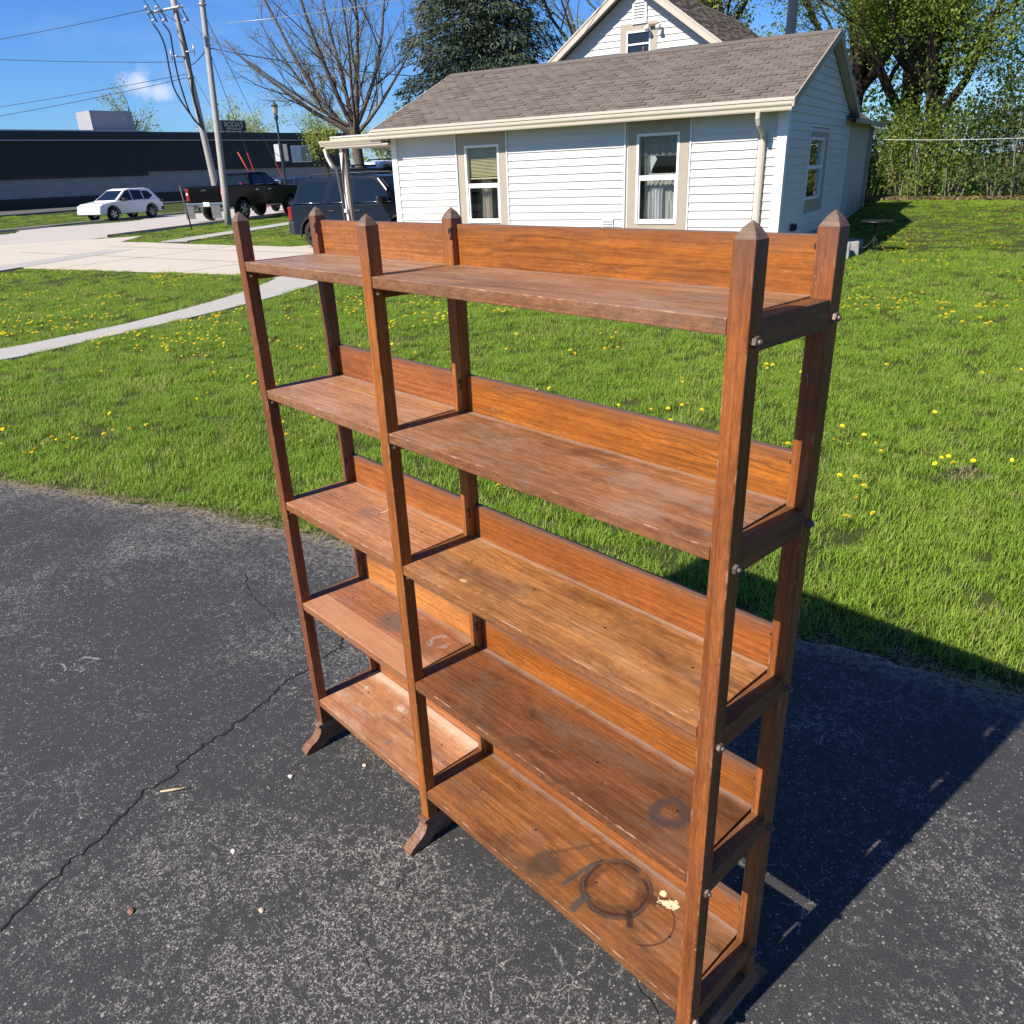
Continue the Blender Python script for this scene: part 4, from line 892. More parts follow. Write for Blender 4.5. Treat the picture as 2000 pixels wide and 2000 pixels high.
        x0, x1, z0, z1 = sp['head']; mb = MB(); mb.box((x0, min(s*(hw_-.32), s*(hw_+.006)), z0), (x1, max(s*(hw_-.32), s*(hw_+.006)), z1)); mb.obj('headlight', M_lens, root, bev=.02)
    x0, x1, z0, z1 = sp['rbump']; mb = MB(); mb.box((x0, -hw_-.012, z0), (x1, hw_+.012, z1)); mb.obj('rear_bumper', sp.get('bump', pmat), root, bev=.03)
    x0, x1, z0, z1 = sp['fbump']; mb = MB(); mb.box((x0, -hw_-.008, z0), (x1, hw_+.008, z1)); mb.obj('front_bumper', sp.get('fb', pmat), root, bev=.04)
    for s in (-1, 1):
        for cx in arches:
            mb = MB(); mb.tube([(cx+(ar+.02)*math.cos(a), s*(hw_+.004), sp['hubz']+(ar+.02)*math.sin(a)) for a in np.linspace(-.15, PI+.15, 15)], .028, 5); mb.obj('arch_trim', sp.get('archm', pmat), root)
        for q in sp.get('rails', []):
            mb = MB(); mb.tube([(x, s*(yw(1.7)-.05), z) for x, z in q], .02, 6); mb.obj('roof_rail', M_trimb, root)
    return root
SUV = dict(W=1.88, belt=1.12, sill=.36, hubz=.37, wr=.37, arch=.43, wheels=(.82, 3.66),
    upper=[(.12, .36), (.02, .42), (0, .70), (.05, .74), (.05, 1.0), (.10, 1.12), (3.55, 1.13), (3.7, 1.10), (4.3, 1.03), (4.52, .93), (4.58, .6), (4.52, .36)],
    house=[(.10, 1.11), (.30, 1.60), (.40, 1.72), (.62, 1.785), (2.70, 1.80), (2.98, 1.75), (3.66, 1.11)],
    windows=[[(.24, 1.17), (1.15, 1.17), (1.30, 1.67), (.52, 1.69), (.40, 1.60)], [(1.36, 1.17), (2.12, 1.17), (2.12, 1.69), (1.66, 1.69), (1.52, 1.60)], [(2.26, 1.17), (3.44, 1.17), (2.98, 1.64), (2.80, 1.69), (2.26, 1.70)]],
    glass=[('rear_window', 0, 1, .10), ('windscreen', 5, 6, .10)], doors=[(1.36, 2.18, .44, 1.105), (2.22, 3.36, .44, 1.105)],
    mirror=(3.26, 1.18), tail=(-.012, .12, .74, 1.08), head=(4.36, 4.56, .74, .92), rbump=(-.05, .16, .40, .70), fbump=(4.46, 4.64, .36, .62), bump=M_trimb, archm=M_trimb, strip=M_chrome, handle=M_trimb,
    rails=[[(.7, 1.78), (.8, 1.85), (1.6, 1.875), (2.35, 1.86), (2.45, 1.79)]], tumble=.27)
CROSS = dict(W=1.84, belt=1.02, sill=.34, hubz=.35, wr=.35, arch=.42, wheels=(.92, 3.62),
    upper=[(.22, .34), (.06, .46), (.02, .70), (.10, .92), (.22, 1.03), (3.25, 1.02), (3.5, 1.0), (4.25, .90), (4.48, .76), (4.52, .5), (4.44, .34)],
    house=[(.20, 1.01), (.42, 1.30), (.62, 1.56), (.95, 1.64), (2.1, 1.65), (2.45, 1.58), (3.35, 1.01)],
    windows=[[(.62, 1.20), (.95, 1.06), (1.30, 1.06), (1.30, 1.50), (.85, 1.48)], [(1.36, 1.06), (2.10, 1.06), (2.10, 1.56), (1.36, 1.52)], [(2.16, 1.06), (3.08, 1.06), (2.42, 1.52), (2.16, 1.56)]],
    glass=[('rear_window', 1, 2, .12), ('windscreen', 5, 6, .10)], doors=[(1.30, 2.12, .42, 1.0), (2.16, 3.14, .42, 1.0)],
    mirror=(2.85, 1.06), tail=(.0, .26, .86, .98), tailw=.5, head=(4.22, 4.44, .70, .82), rbump=(.0, .24, .40, .60), fbump=(4.36, 4.54, .36, .58), bump=M_trimb, archm=M_trimb, strip=M_trimb, mirrorm=M_trimb, tumble=.34)
PICK = dict(W=2.0, belt=1.36, sill=.56, hubz=.41, wr=.41, arch=.50, wheels=(1.2, 4.75),
    upper=[(.05, .56), (.0, .60), (0, 1.38), (.04, 1.42), (1.82, 1.42), (1.9, 1.36), (4.05, 1.35), (5.35, 1.30), (5.62, 1.2), (5.70, .85), (5.66, .56)],
    house=[(1.92, 1.35), (2.06, 1.80), (2.25, 1.90), (3.0, 1.93), (3.42, 1.88), (4.12, 1.35)],
    windows=[[(2.16, 1.42), (2.98, 1.42), (2.98, 1.80), (2.35, 1.80), (2.26, 1.74)], [(3.06, 1.42), (3.94, 1.42), (3.48, 1.78), (3.06, 1.82)]],
    glass=[('rear_window', 0, 1, .10), ('windscreen', 4, 5, .10)], doors=[(2.10, 2.98, .62, 1.345), (3.02, 4.02, .62, 1.345)],
    mirror=(3.72, 1.44), mirrorm=M_chrome, tail=(-.012, .14, .84, 1.34), tailw=.16, head=(5.50, 5.68, 1.0, 1.2), rbump=(-.16, .06, .60, .76), fbump=(5.58, 5.78, .56, .82), bump=M_chrome, fb=M_chrome, strip=M_chrome, handle=M_chrome, ww=.28, tumble=.34)
vehicle('parked_suv', 'dark navy older SUV with roof rails parked on the driveway beside the porch post', 'car', (-19.95, 11.1), R(19.5), 1.014, SUV, M_navy, 'parked vehicles')
tk = vehicle('pickup_truck', 'black crew cab pickup with mud flaps and tow hitch parked along the street', 'truck', (-39.8, 16.42), R(117), 1.173, PICK, M_blk, 'parked vehicles')
mb = MB(); mb.box((-.03, -.80, .80), (.0, .80, 1.36)); mb.obj('tailgate', M_blk, tk, bev=.02); mb = MB(); mb.box((-.045, -.12, 1.22), (-.028, .12, 1.28)); mb.obj('tailgate_handle', M_trimb, tk)
M_flap = plain('grey mud flap', (.085, .09, .095), .6)
for s in (-1, 1):
    mb = MB(); mb.box((-.30, s*.70-.24, .13), (-.285, s*.70+.24, .66)); f = mb.obj('mud_flap', M_flap, tk); mb = MB(); mb.box((-.306, s*.70-.22, .15), (-.3005, s*.70+.22, .24)); mb.obj('flap_plate', M_chrome, f)
mb = MB(); mb.box((-.28, -.04, .46), (-.05, .04, .55)); mb.box((-.36, -.05, .38), (-.24, .05, .46)); mb.lathe([(0, .46), (.02, .46), (.02, .5), (.035, .53), (.03, .57), (0, .58)], 12, c=(-.31, 0, 0)); mb.obj('tow_hitch', M_chrome, tk)
mb = MB(); mb.box((-.18, -.30, .62), (-.163, .02, .78)); mb.obj('licence_plate', M_lens, tk)
mb = MB(); mb.box((1.885, -.55, 1.40), (1.915, -.42, 1.50)); mb.obj('cab_light', M_red, tk)
vehicle('parked_crossover', 'white crossover with black wheel arches parked on the far side of the street', 'car', (-51.8, 18.05), R(-67.6), 1.03, CROSS, M_wht, 'parked vehicles')
vehicle('parked_crossover', 'dark blue car parked ahead of the black pickup, only its roof showing', 'car', ns(22.7, 46.9), math.atan2(.8, -.6), 1.18, CROSS, M_dkb, 'parked vehicles')
def cpos(o, r, d): return o
vehicle('parked_suv', 'white SUV with roof rack in the far lot seen under the porch canopy', 'car', (-27.6, 21.9), R(-88), 1.30, SUV, M_wht, 'parked vehicles')
vehicle('parked_suv', 'black SUV parked in front of the white SUV beyond the porch', 'car', (-24.6, 17.9), R(-62), 1.16, SUV, M_blk, 'parked vehicles')
vehicle('parked_crossover', 'dark hatchback half hidden behind the porch post and bare tree trunk', 'car', (-28.6, 21.3), R(-60), 1.1, CROSS, M_dkb, 'parked vehicles')
vehicle('parked_crossover', 'white car far behind the bare tree trunk, between post and trunk', 'car', (-38.4, 27.9), R(-50), 1.55, CROSS, M_wht, 'parked vehicles')

# ------------------------------------------------------------------ utility poles, wires, lamp, stake
M_polew = plain('weathered pole wood', (.36, .345, .32), .9, .22, 3., stretch=(12, 12, .5), bmp=.5, bsc=30.)
M_wire = plain('black cable', (.012, .012, .013), .5); M_porc = plain('grey porcelain', (.55, .56, .58), .3); M_galv = plain('galvanised steel', (.42, .43, .44), .4, .1, 9., .6)
p1 = empty('utility_pole', 'bare grey wooden pole on the verge, nearest and tallest of the two poles', 'utility pole', (-35.4, 15.42, 0), 0, 'utility poles')
mb = MB(); top1 = Vector((-.50, .78, 8.95)); mb.tube([Vector((0, 0, -.2)).lerp(top1*1.22, t) for t in np.linspace(0, 1, 8)], [.155-.05*t for t in np.linspace(0, 1, 8)], 14); mb.obj('shaft', M_polew, p1)
for f in (.84, .98):
    c = top1*f; mb = MB(); mb.tube([c+Vector((.17*math.cos(a), .17*math.sin(a), 0)) for a in np.linspace(0, 2*PI, 13)], .022, 5); mb.obj('band', M_galv, p1)
mb = MB(); c = top1*.83; mb.box((c.x+.05, c.y-.16, c.z-.22), (c.x+.16, c.y-.05, c.z+.14)); mb.obj('bracket', M_galv, p1)
p2 = empty('utility_pole', 'wooden utility pole with crossarm, cutouts and looping black cables behind the pickup', 'utility pole', (-37.80, 16.27, 0), 0, 'utility poles')
top2 = Vector((.28, -.62, 8.95))
mb = MB(); mb.tube([Vector((0, 0, -.2)).lerp(top2*1.07, t) for t in np.linspace(0, 1, 8)], [.165-.05*t for t in np.linspace(0, 1, 8)], 14); mb.obj('shaft', M_polew, p2)
e2 = Vector((.56, .83, 0)).normalized()          # to the right in the picture
arm = top2*.985
mb = MB(); a = arm-e2*1.15+Vector((.1, -.1, -.18)); bb = arm+e2*.40+Vector((.1, -.1, .06)); mb.tube([a, bb], .055, 4, sm=False); mb.tube([arm-e2*.7+Vector((.1, -.1, -.1)), top2*.93+Vector((.08, -.05, 0))], .02, 5); mb.obj('crossarm', M_porc, p2)
for k, u in enumerate((-1.05, -.62, .28)):
    c = arm+e2*u+Vector((.18, -.16, -.10))
    mb = MB(); mb.tube([c+Vector((0, 0, .22)), c+e2*.28+Vector((0, 0, -.42))], .03, 6); mb.tube([c-e2*.12+Vector((0, 0, .1)), c+e2*.10+Vector((0, 0, -.5))], .02, 6); co = mb.obj('cutout', M_wire, p2)
    mb = MB(); mb.tube([c+Vector((0, 0, .14)), c-e2*.12+Vector((0, 0, .12))], .045, 8); mb.tube([c+e2*.2+Vector((0, 0, -.34)), c+e2*.06+Vector((0, 0, -.38))], .045, 8); mb.obj('insulator', M_porc, co)
def spline(pts, n=40):
    P = [Vector(p) for p in pts]; P = [P[0]*2-P[1]]+P+[P[-1]*2-P[-2]]; out = []
    for i in range(1, len(P)-2):
        for k in range(max(2, n//(len(P)-3))):
            t = k/max(2, n//(len(P)-3)); a, b_, c, d = P[i-1:i+3]
            out.append(.5*((2*b_)+(c-a)*t+(2*a-5*b_+4*c-d)*t*t+(3*b_-a-3*c+d)*t**3))
    return out+[P[-2]]
V3 = Vector
for u0, u1, zz in ((-.98, -.60, 0), (-.55, -.30, .1)):
    c = arm+e2*u0
    pts = [c+V3((.18, -.16, -.55)), c+e2*.25+V3((.2, -.2, -.95)), arm+e2*u1+V3((.2, -.2, -1.5)), arm+e2*u1+V3((.2, -.2, -2.4)), arm+e2*(u1+.08)+V3((.2, -.2, -3.2)), top2*.52-e2*.25+V3((.2, -.2, 0)), top2*.46+V3((.14, -.06, 0))]
    mb = MB(); mb.tube(spline(pts), .035, 6); mb.obj('cable', M_wire, p2)
mb = MB(); mb.tube(spline([top2*.98+V3((.17, -.03, 0)), top2*.9+V3((.22, 0, 0)), top2*.8+V3((.16, .05, 0)), top2*.70+V3((.19, -.02, 0)), top2*.60+V3((.10, -.13, 0)), top2*.45+V3((.17, -.03, 0))]), .05, 6); mb.obj('conduit', M_wire, p2)
for zf, u in ((.78, -.55), (.80, .45)):
    c = top2*zf; mb = MB(); mb.tube([c+V3((.1, -.1, 0)), c+e2*u+V3((.1, -.1, .05))], .03, 5); mb.tube([c+e2*u+V3((.1, -.1, -.12)), c+e2*u+V3((.1, -.1, .3))], .035, 6); mb.obj('arrester', M_galv, p2)
mb = MB(); mb.tube([V3((0, 0, 0))+top2*.69+V3((.17*math.cos(a), .17*math.sin(a), 0)) for a in np.linspace(0, 2*PI, 11)], .02, 5); mb.obj('band', M_galv, p2)
KF = 1.52                                       # the far pole stands beyond the street
O1, O2 = Vector((-35.4, 15.42, 0)), Vector((-37.80, 16.27, 0))
def FT(p): return CAM+(Vector(p)-CAM)*KF
p2.location = FT(O2); p2.scale = (KF, KF, KF)
def wire(label, a, b_, sag, r=.012, mat=None):
    a, b_ = Vector(a), Vector(b_); pts = [a.lerp(b_, t)-Vector((0, 0, sag*4*t*(1-t))) for t in np.linspace(0, 1, 15)]
    mb = MB(); mb.tube(pts, r, 5); return tag(mb.obj('overhead_wire', mat or M_wire), label, 'wire', 'overhead wires')
a2 = O2+arm
wire('dark overhead wire rising left from the crossarm of the far utility pole', FT(a2-e2*1.1), FT(a2-e2*24+Vector((0, 0, -2.6))), .6, .018)
wire('thin overhead wire meeting the far utility pole at its lower bracket, sloping down rightwards', FT(O2+top2*.76), FT(O2+top2*.76-e2*26+Vector((-1, 0, 2.4))), .8, .018)
wire('upper of the two close wires dropping left from the far utility pole', FT(O2+top2*.71), FT(O2+top2*.70-e2*24+Vector((0, 0, -2.3))), .5, .016)
wire('lower of the two close wires dropping left from the far utility pole', FT(O2+top2*.695), FT(O2+top2*.68-e2*24+Vector((0, 0, -2.5))), .7, .018)
wire('short black cable joining the two utility poles', FT(O2+top2*.74), O1+top1*.80, .12, .025)
wire('wire running right from the nearer pole into the bare tree', O1+top1*.80, (-27.5, 33., 6.0), .6, .02)
for k, (u, dz) in enumerate(((-1.05, .2), (-.62, .22), (.28, .2))):
    wire(('outer', 'middle', 'inner')[k]+' of the three wires rising out of the picture from the crossarm', FT(O2+arm+e2*u+Vector((.18, -.16, .1))), FT(O2+arm+e2*(u-1.4)+Vector((.6, -1.2, 4.))), .05, .024)
wire('pale wire crossing in front of the spruce towards the tall gable', (-19.5, 9.2, 5.35), (-9.0, 21.5, 8.0), .45, .007, M_galv)
wire('white clothes line stretched from the back wing towards the hedge', (-8.1, 20.6, 2.15), (-1.5, 24.5, 2.15), .12, .005, plain('white line', (.8, .8, .78), .5))
M_guard = plain('orange guy guard', (.55, .08, .03), .5)
for k, (tp, gb, f, lab) in enumerate(((FT(O2+top2*.74), FT((-38.2, 19.25, 0)), .47, 'left guy wire with orange guard beside the near pole'), (O1+top1*.81, FT((-37.87, 18.86, 0)), .52, 'middle guy wire with thick orange guard above the pickup'), (O1+top1*.95, FT((-40.0, 21.69, 0)), .40, 'right guy wire with short red guard near the lamp post'))):
    t_ = empty('guy_wire', lab, 'guy wire', gb, 0, 'guy wires'); d = Vector(tp)-Vector(gb)
    mb = MB(); mb.tube([(0, 0, 0), d], .014, 5); mb.obj('strand', M_wire, t_); mb = MB(); mb.tube([d*.02, d*f], .040, 6); mb.obj('guard', M_guard, t_)
lp = empty('street_lamp', 'black street lamp post with two hanging banner panels in front of the dark building', 'street lamp', (-41.6, 21.9, 0))
mb = MB(); mb.lathe([(0, 0), (.16, 0), (.16, .25), (.10, .4), (.075, 1.), (.06, 4.6), (.05, 4.75), (.10, 4.85), (.12, 5.0), (.06, 5.05), (0, 5.05)], 14); mb.obj('post', M_trimb, lp)
mb = MB(); mb.lathe([(.06, 5.05), (.13, 5.12), (.17, 5.42), (.15, 5.45), (0, 5.45)], 8, sm=False); mb.obj('lantern', plain('frosted lantern', (.35, .33, .28), .4), lp); mb = MB(); mb.lathe([(.20, 5.45), (.16, 5.52), (.06, 5.62), (.03, 5.75), (0, 5.78)], 10); mb.obj('lantern_cap', M_trimb, lp)
for s, mm in ((-1, plain('white banner', (.78, .78, .80), .6)), (1, plain('grey banner', (.17, .19, .22), .7))):
    c = e2*s*.22; mb = MB(); mb.add([(c.x-e2.x*.13, c.y-e2.y*.13, 2.75), (c.x+e2.x*.13, c.y+e2.y*.13, 2.75), (c.x+e2.x*.13, c.y+e2.y*.13, 3.6), (c.x-e2.x*.13, c.y-e2.y*.13, 3.6)]+[(c.x-e2.x*.13-.02, c.y-e2.y*.13+.014, 2.75), (c.x+e2.x*.13-.02, c.y+e2.y*.13+.014, 2.75), (c.x+e2.x*.13-.02, c.y+e2.y*.13+.014, 3.6), (c.x-e2.x*.13-.02, c.y-e2.y*.13+.014, 3.6)], [(0, 1, 2, 3), (7, 6, 5, 4), (0, 4, 5, 1), (1, 5, 6, 2), (2, 6, 7, 3), (3, 7, 4, 0)]); mb.obj('banner', mm, lp)
mb = MB(); mb.tube([(0, 0, -.1), (-.03, -.16, 1.72)], .035, 6); mb.obj('stake', plain('rusty brown steel', (.09, .055, .04), .8), None)
o = bpy.data.objects['stake']; o.name = 'marker_stake'; o.location = (-33.74, 13.04, 0); tag(o, 'thin rusty brown metal stake standing in the grass verge', 'stake')

# ------------------------------------------------------------------ restaurant across the street
P0, P1 = Vector((-74.34, 25.36, 0)), Vector((-76.31, 46.02, 0)); ra = math.atan2(P1.y-P0.y, P1.x-P0.x)
rest = empty('restaurant_building', 'long low dark clad building with pale brick base and black roof fascia across the street', 'building', (P0.x, P0.y, .42), ra)
M_clad = plain('near black cladding', (.020, .022, .028), .6, .2, 2.); M_fas = plain('black fascia', (.012, .013, .014), .5)
m, nt, b = newmat('pale brick'); P = objco(nt); sw_ = nd(nt, 'ShaderNodeSeparateXYZ', {0: P}).outputs
bt = nd(nt, 'ShaderNodeTexBrick', {'Vector': nd(nt, 'ShaderNodeCombineXYZ', {0: sw_[0], 1: sw_[2]}).outputs[0], 'Color1': (.40, .37, .33, 1), 'Color2': (.31, .285, .26, 1), 'Mortar': (.22, .21, .20, 1), 'Scale': 1., 'Mortar Size': .012, 'Brick Width': .42, 'Row Height': .15})
setb(nt, b, col=mix(nt, nz(nt, P, 1.2, 4.), bt.outputs[0], (.25, .24, .22)), rough=.9); M_brick = m
def rbx(name, mat, a, bb, par=rest): mb = MB(); mb.box(a, bb); return mb.obj(name, mat, par)
T0, T1 = -24., 22.6
rbx('brick_wall', M_brick, (T0, 0, -.6), (T1, 14, 2.52)); rbx('base_band', M_fas, (T0, -.16, -.5), (7., -.001, .80)); rbx('upper_wall', M_clad, (T0, -.14, 2.521), (T1, 13.9, 5.0)); rbx('lower_panel', M_clad, (T0, -.13, 2.20), (.9, -.002, 2.52))
mb = MB(); t = T0
while t < T1: mb.box((t, -.165, 2.53), (t+.05, -.139, 5.0)); t += .3
tag(mb.obj('batten', M_clad, rest), kind='stuff')
rbx('fascia', M_fas, (T0, -.55, 5.001), (T1+.3, 14.2, 5.62)); rbx('fascia_trim', M_galv, (T0, -.56, 4.94), (T1+.31, -.30, 5.0)); rbx('roof_cap', plain('pale roof edge', (.5, .5, .5), .6), (T0, -.50, 5.621), (1.3, .3, 5.72)); rbx('corner_post', M_fas, (T1, -.3, -.5), (T1+.25, .2, 5.))
wv = rbx('window', M_white, (15.75, -.20, 2.98), (18.05, -.10, 4.50)); rbx('pane', plain('painted bright reflection pane', (.45, .50, .50), .15, .2, 3.), (15.85, -.215, 3.06), (16.85, -.2005, 4.42), wv); rbx('pane', plain('painted green reflection pane', (.22, .25, .22), .15, .4, 5.), (16.90, -.215, 3.06), (17.95, -.2005, 4.42), wv)  # reflections are painted into the two pane colours
rbx('wall_lamp', M_lens, (14.2, -.4, 4.62), (14.6, -.14, 4.72))
ht = rbx('rooftop_unit', plain('grey rooftop unit', (.33, .33, .35), .6, .1), (-2.4, 1.2, 5.62), (1.15, 4, 7.3)); rbx('unit_panel', M_galv, (.2, 1.18, 6.6), (.45, 1.199, 6.95), ht)
sg = empty('roof_sign', 'black framed BODA\'S sign with cream lettering standing on the dark building roof', 'sign', (0, 0, 0), 0); sg.location = rest.matrix_basis @ Vector((10.0, .1, 5.62)); sg.rotation_euler = (0, 0, ra)
M_cream = plain('cream lettering', (.55, .50, .33), .6)
mb = MB(); mb.box((-1.3, -.12, .12), (1.3, .12, 1.05)); mb.obj('board', M_fas, sg, bev=.04)
for q in ((-1.24, 1.24, .98, 1.0), (-1.24, 1.24, .17, .19), (-1.24, -1.22, .19, .98), (1.22, 1.24, .19, .98)):
    mb = MB(); mb.box((q[0], -.128, q[2]), (q[1], -.1205, q[3])); mb.obj('border', M_galv, sg)
for x in (-.9, .9): mb = MB(); mb.box((x-.05, -.05, -.02), (x+.05, .05, .12)); mb.obj('leg', M_fas, sg)
mb = MB(); mb.box((-1.2, -.2, -.03), (1.45, .2, .06)); mb.obj('base', M_fas, sg)
def text(s, size, x, z, mat, par, sx=1.):
    c = bpy.data.curves.new('lettering', 'FONT'); c.body = s; c.size = size; c.align_x = 'CENTER'; c.extrude = .006; c.offset = .012
    o = bpy.data.objects.new('tmp', c); COL.objects.link(o); dg = bpy.context.evaluated_depsgraph_get(); me = bpy.data.meshes.new_from_object(o.evaluated_get(dg)); bpy.data.objects.remove(o)
    me.materials.clear(); me.materials.append(mat); l = link('lettering', me, par, (x, -.128, z), (PI/2, 0, 0)); l.scale = (sx, 1, 1); return l
text("BODA'S", .60, 0, .50, M_cream, sg, .95); text("RESTAURANT", .26, .02, .25, M_cream, sg, 1.0)

# ------------------------------------------------------------------ garden table, edging stones, debris
tb = empty('garden_table', 'small round black metal bistro table on the lawn at the far right', 'table', (-5.66, 15.62, float(rise(-5.66, 15.62))-.02), .4)
M_iron = plain('black iron', (.010, .010, .011), .4)
mb = MB(); mb.lathe([(0, .575), (.30, .575), (.315, .585), (.315, .60), (.30, .608), (0, .608)], 32); mb.obj('tabletop', M_iron, tb)
mb = MB(); mb.lathe([(0, .575), (.06, .575), (.045, .53), (.03, .45), (.028, .25), (.04, .22), (0, .21)], 14); mb.obj('stem', M_iron, tb)
for k in range(4):
    a = k*PI/2; mb = MB(); mb.tube(spline([(.02, 0, .26), (.08, 0, .17), (.17, 0, .09), (.27, 0, .05), (.29, 0, .0)], 14), .012, 6); mb.obj('leg', M_iron, tb, rot=(0, 0, a))
M_stone = plain('grey edging stone', (.27, .27, .265), .9, .25, 9., bmp=.6, bsc=25.)
for k, (x, y, l, h) in enumerate(((-5.86, 14.0, .5, .22), (-5.80, 14.62, .55, .26), (-5.95, 15.25, .5, .24), (-6.15, 15.8, .45, .22))):
    mb = MB(); mb.add([(-.12, -l/2, -.1), (.12, -l/2, -.1), (.13, l/2, -.1), (-.11, l/2, -.1), (-.10, -l/2+.03, h*.95), (.11, -l/2+.02, h), (.10, l/2-.03, h*.9), (-.10, l/2-.02, h)], [(3, 2, 1, 0), (4, 5, 6, 7), (0, 1, 5, 4), (1, 2, 6, 5), (2, 3, 7, 6), (3, 0, 4, 7)])
    tag(mb.obj('edging_stone', M_stone, None, (x, y, float(rise(x, y))), (0, 0, .2+.2*k), bev=.02), ('nearest', 'second', 'third', 'farthest')[k]+' grey edging stone in the row left of the garden table', 'stone', 'edging stones')
mb = MB(); mb.tube([(0, 0, .004), (.025, .03, .008), (.05, .075, .005)], [.003, .004, .0018], 6); tag(mb.obj('twig', plain('dry twig', (.50, .38, .24), .9), None, (-.7568, -.5055, 0)), 'short pale twig lying beside the long asphalt crack', 'twig')
for k, (x, y, s, lab) in enumerate(((-.365, -.444, .007, 'tiny white pebble lying alone on the asphalt at left'), (-.392, .023, .0075, 'small tan pebble on the asphalt left of the middle bookcase foot'), (-.523, -.176, .008, 'flat pale chip on the asphalt between crack and bookcase'), (-.122, -.476, .007, 'tiny tan stone on the asphalt near the bottom'), (-.366, -.728, .009, 'reddish brown pebble on the asphalt at the lower left edge'))):
    bm = bmesh.new(); bmesh.ops.create_icosphere(bm, subdivisions=1, radius=s)
    for v in bm.verts: v.co *= 1+.35*mnoise.noise(v.co*90+Vector((k, 0, 0))); v.co.z *= .55; v.co.x *= 1.4
    me = bpy.data.meshes.new('pebble'); bm.to_mesh(me); bm.free(); me.materials.append(plain('pebble %d' % k, ((.7, .66, .58), (.5, .40, .30), (.55, .47, .36), (.45, .37, .28), (.22, .11, .08))[k], .9)); tag(link('pebble', me, None, (x, y, s*.35)), lab, 'pebble', 'loose pebbles')
# ------------------------------------------------------------------ trees
def bark(name, col, sc=9.):
    m, nt, b = newmat(name); P = objco(nt); n = nz(nt, vmul(nt, P, (1, 1, .25)), sc, 6., .7)
    setb(nt, b, col=mix(nt, n, tuple(x*.45 for x in col), tuple(x*1.3 for x in col)), rough=.95, spec=.15, nor=bump(nt, nz(nt, vmul(nt, P, (1, 1, .3)), 22., 4.), .9, .03)); return m
def leafmat(name, a, bb, tr_=.35, rough=.6):
    m, nt, b = newmat(name); o = nt.nodes['Material Output']; r = nd(nt, 'ShaderNodeAttribute', attribute_name='rnd').outputs['Fac']
    c = mix(nt, r, a, bb); setb(nt, b, col=c, rough=rough, spec=.25)
    t = nd(nt, 'ShaderNodeBsdfTranslucent', {0: mix(nt, .5, c, (bb[0]*1.4, bb[1]*1.5, bb[2]*.8))})
    nt.links.new(nd(nt, 'ShaderNodeMixShader', {0: tr_, 1: b.outputs[0], 2: t.outputs[0]}).outputs[0], o.inputs[0]); return m
rng = np.random.default_rng(11)
def unit(v): return v/np.maximum(np.linalg.norm(v, axis=-1, keepdims=True), 1e-9)
def leaf_mesh(name, C, size, mat, dirs=None, aspect=.55, spread=1.):
    """one folded four-cornered leaf per centre"""
    n = len(C); d = unit(rng.normal(size=(n, 3))) if dirs is None else unit(dirs+rng.normal(size=(n, 3))*spread)
    q = unit(np.cross(d, rng.normal(size=(n, 3)))); s = (size*(.35+1.15*rng.random((n, 1))))
    nn = np.cross(d, q)
    V = np.stack([C-d*s*.5, C+q*s*aspect*.5+nn*s*.10, C+d*s*.5, C-q*s*aspect*.5+nn*s*.10], 1).reshape(-1, 3)
    F = np.arange(4*n).reshape(n, 4)
    return np_mesh(name, V, F, mat, {'rnd': ('POINT', np.repeat(rng.random(n), 4))})
class Tree:
    def __init__(s, seed): s.b = MB(); s.rs = random.Random(seed); s.tips = []
    def grow(s, p, d, L, r, depth, up=.12, wig=.16, kids=(5, 7), spread=.75, shrink=.62, rshrink=.55, minr=.006, tipr=.35, start=.25, droop=0.):
        rs = s.rs; n = max(3, min(7, int(L/.35))); pts = [p]; rad = [r]; dirs = []
        for i in range(n):
            d = (d+Vector((rs.gauss(0, wig), rs.gauss(0, wig), rs.gauss(0, wig)*.6+up-droop*i/n))).normalized()
            p = p+d*(L/n); pts.append(p); rad.append(r*(1-(1-tipr)*(i+1)/n)); dirs.append(d)
        s.b.tube(pts, rad, 7 if r > .08 else (5 if r > .02 else 3), cap=False)
        if depth == 0 or r < minr:
            for q in pts[1:]: s.tips.append((q, d))
            return
        k = rs.randint(*kids)
        for j in range(k):
            t = start+(1-start)*(j+rs.random()*.8)/k; i = min(n-1, int(t*n)); f = t*n-i
            q = pts[i].lerp(pts[i+1], min(1, f)); dd = dirs[i]
            a = dd.orthogonal().normalized(); a.rotate(Matrix.Rotation(rs.uniform(0, 2*PI), 3, dd))
            nd_ = (dd*(1-.35*spread)+a*spread*rs.uniform(.6, 1.15)).normalized()
            s.grow(q, nd_, L*shrink*rs.uniform(.7, 1.15)*(1.1-.45*t), max(minr*.7, rad[i]*rshrink*rs.uniform(.75, 1.1)), depth-1, up, wig*1.1, kids, spread, shrink, rshrink, minr, tipr, .15, droop)
    def leafpts(s, per, jit):
        T = np.array([tuple(q) for q, _ in s.tips]); D = np.array([tuple(d) for _, d in s.tips]); k = np.repeat(np.arange(len(T)), per)
        return T[k]+rng.normal(size=(len(k), 3))*jit, D[k]
M_bark1 = bark('brown grey bark', (.13, .105, .085)); M_bark2 = bark('dark bark', (.065, .052, .042)); M_bark3 = bark('pale grey bark', (.20, .175, .15))
L_bud = leafmat('pale spring buds', (.30, .34, .10), (.42, .46, .16)); L_yel = leafmat('yellow green spring leaves', (.15, .20, .03), (.36, .40, .08), .45)
L_grn = leafmat('fresh green leaves', (.07, .12, .02), (.25, .33, .06), .45); L_spr = leafmat('blue green spruce needles', (.035, .062, .050), (.095, .14, .105), .15); L_drk = leafmat('dark hedge leaves', (.025, .05, .014), (.11, .16, .03), .3)
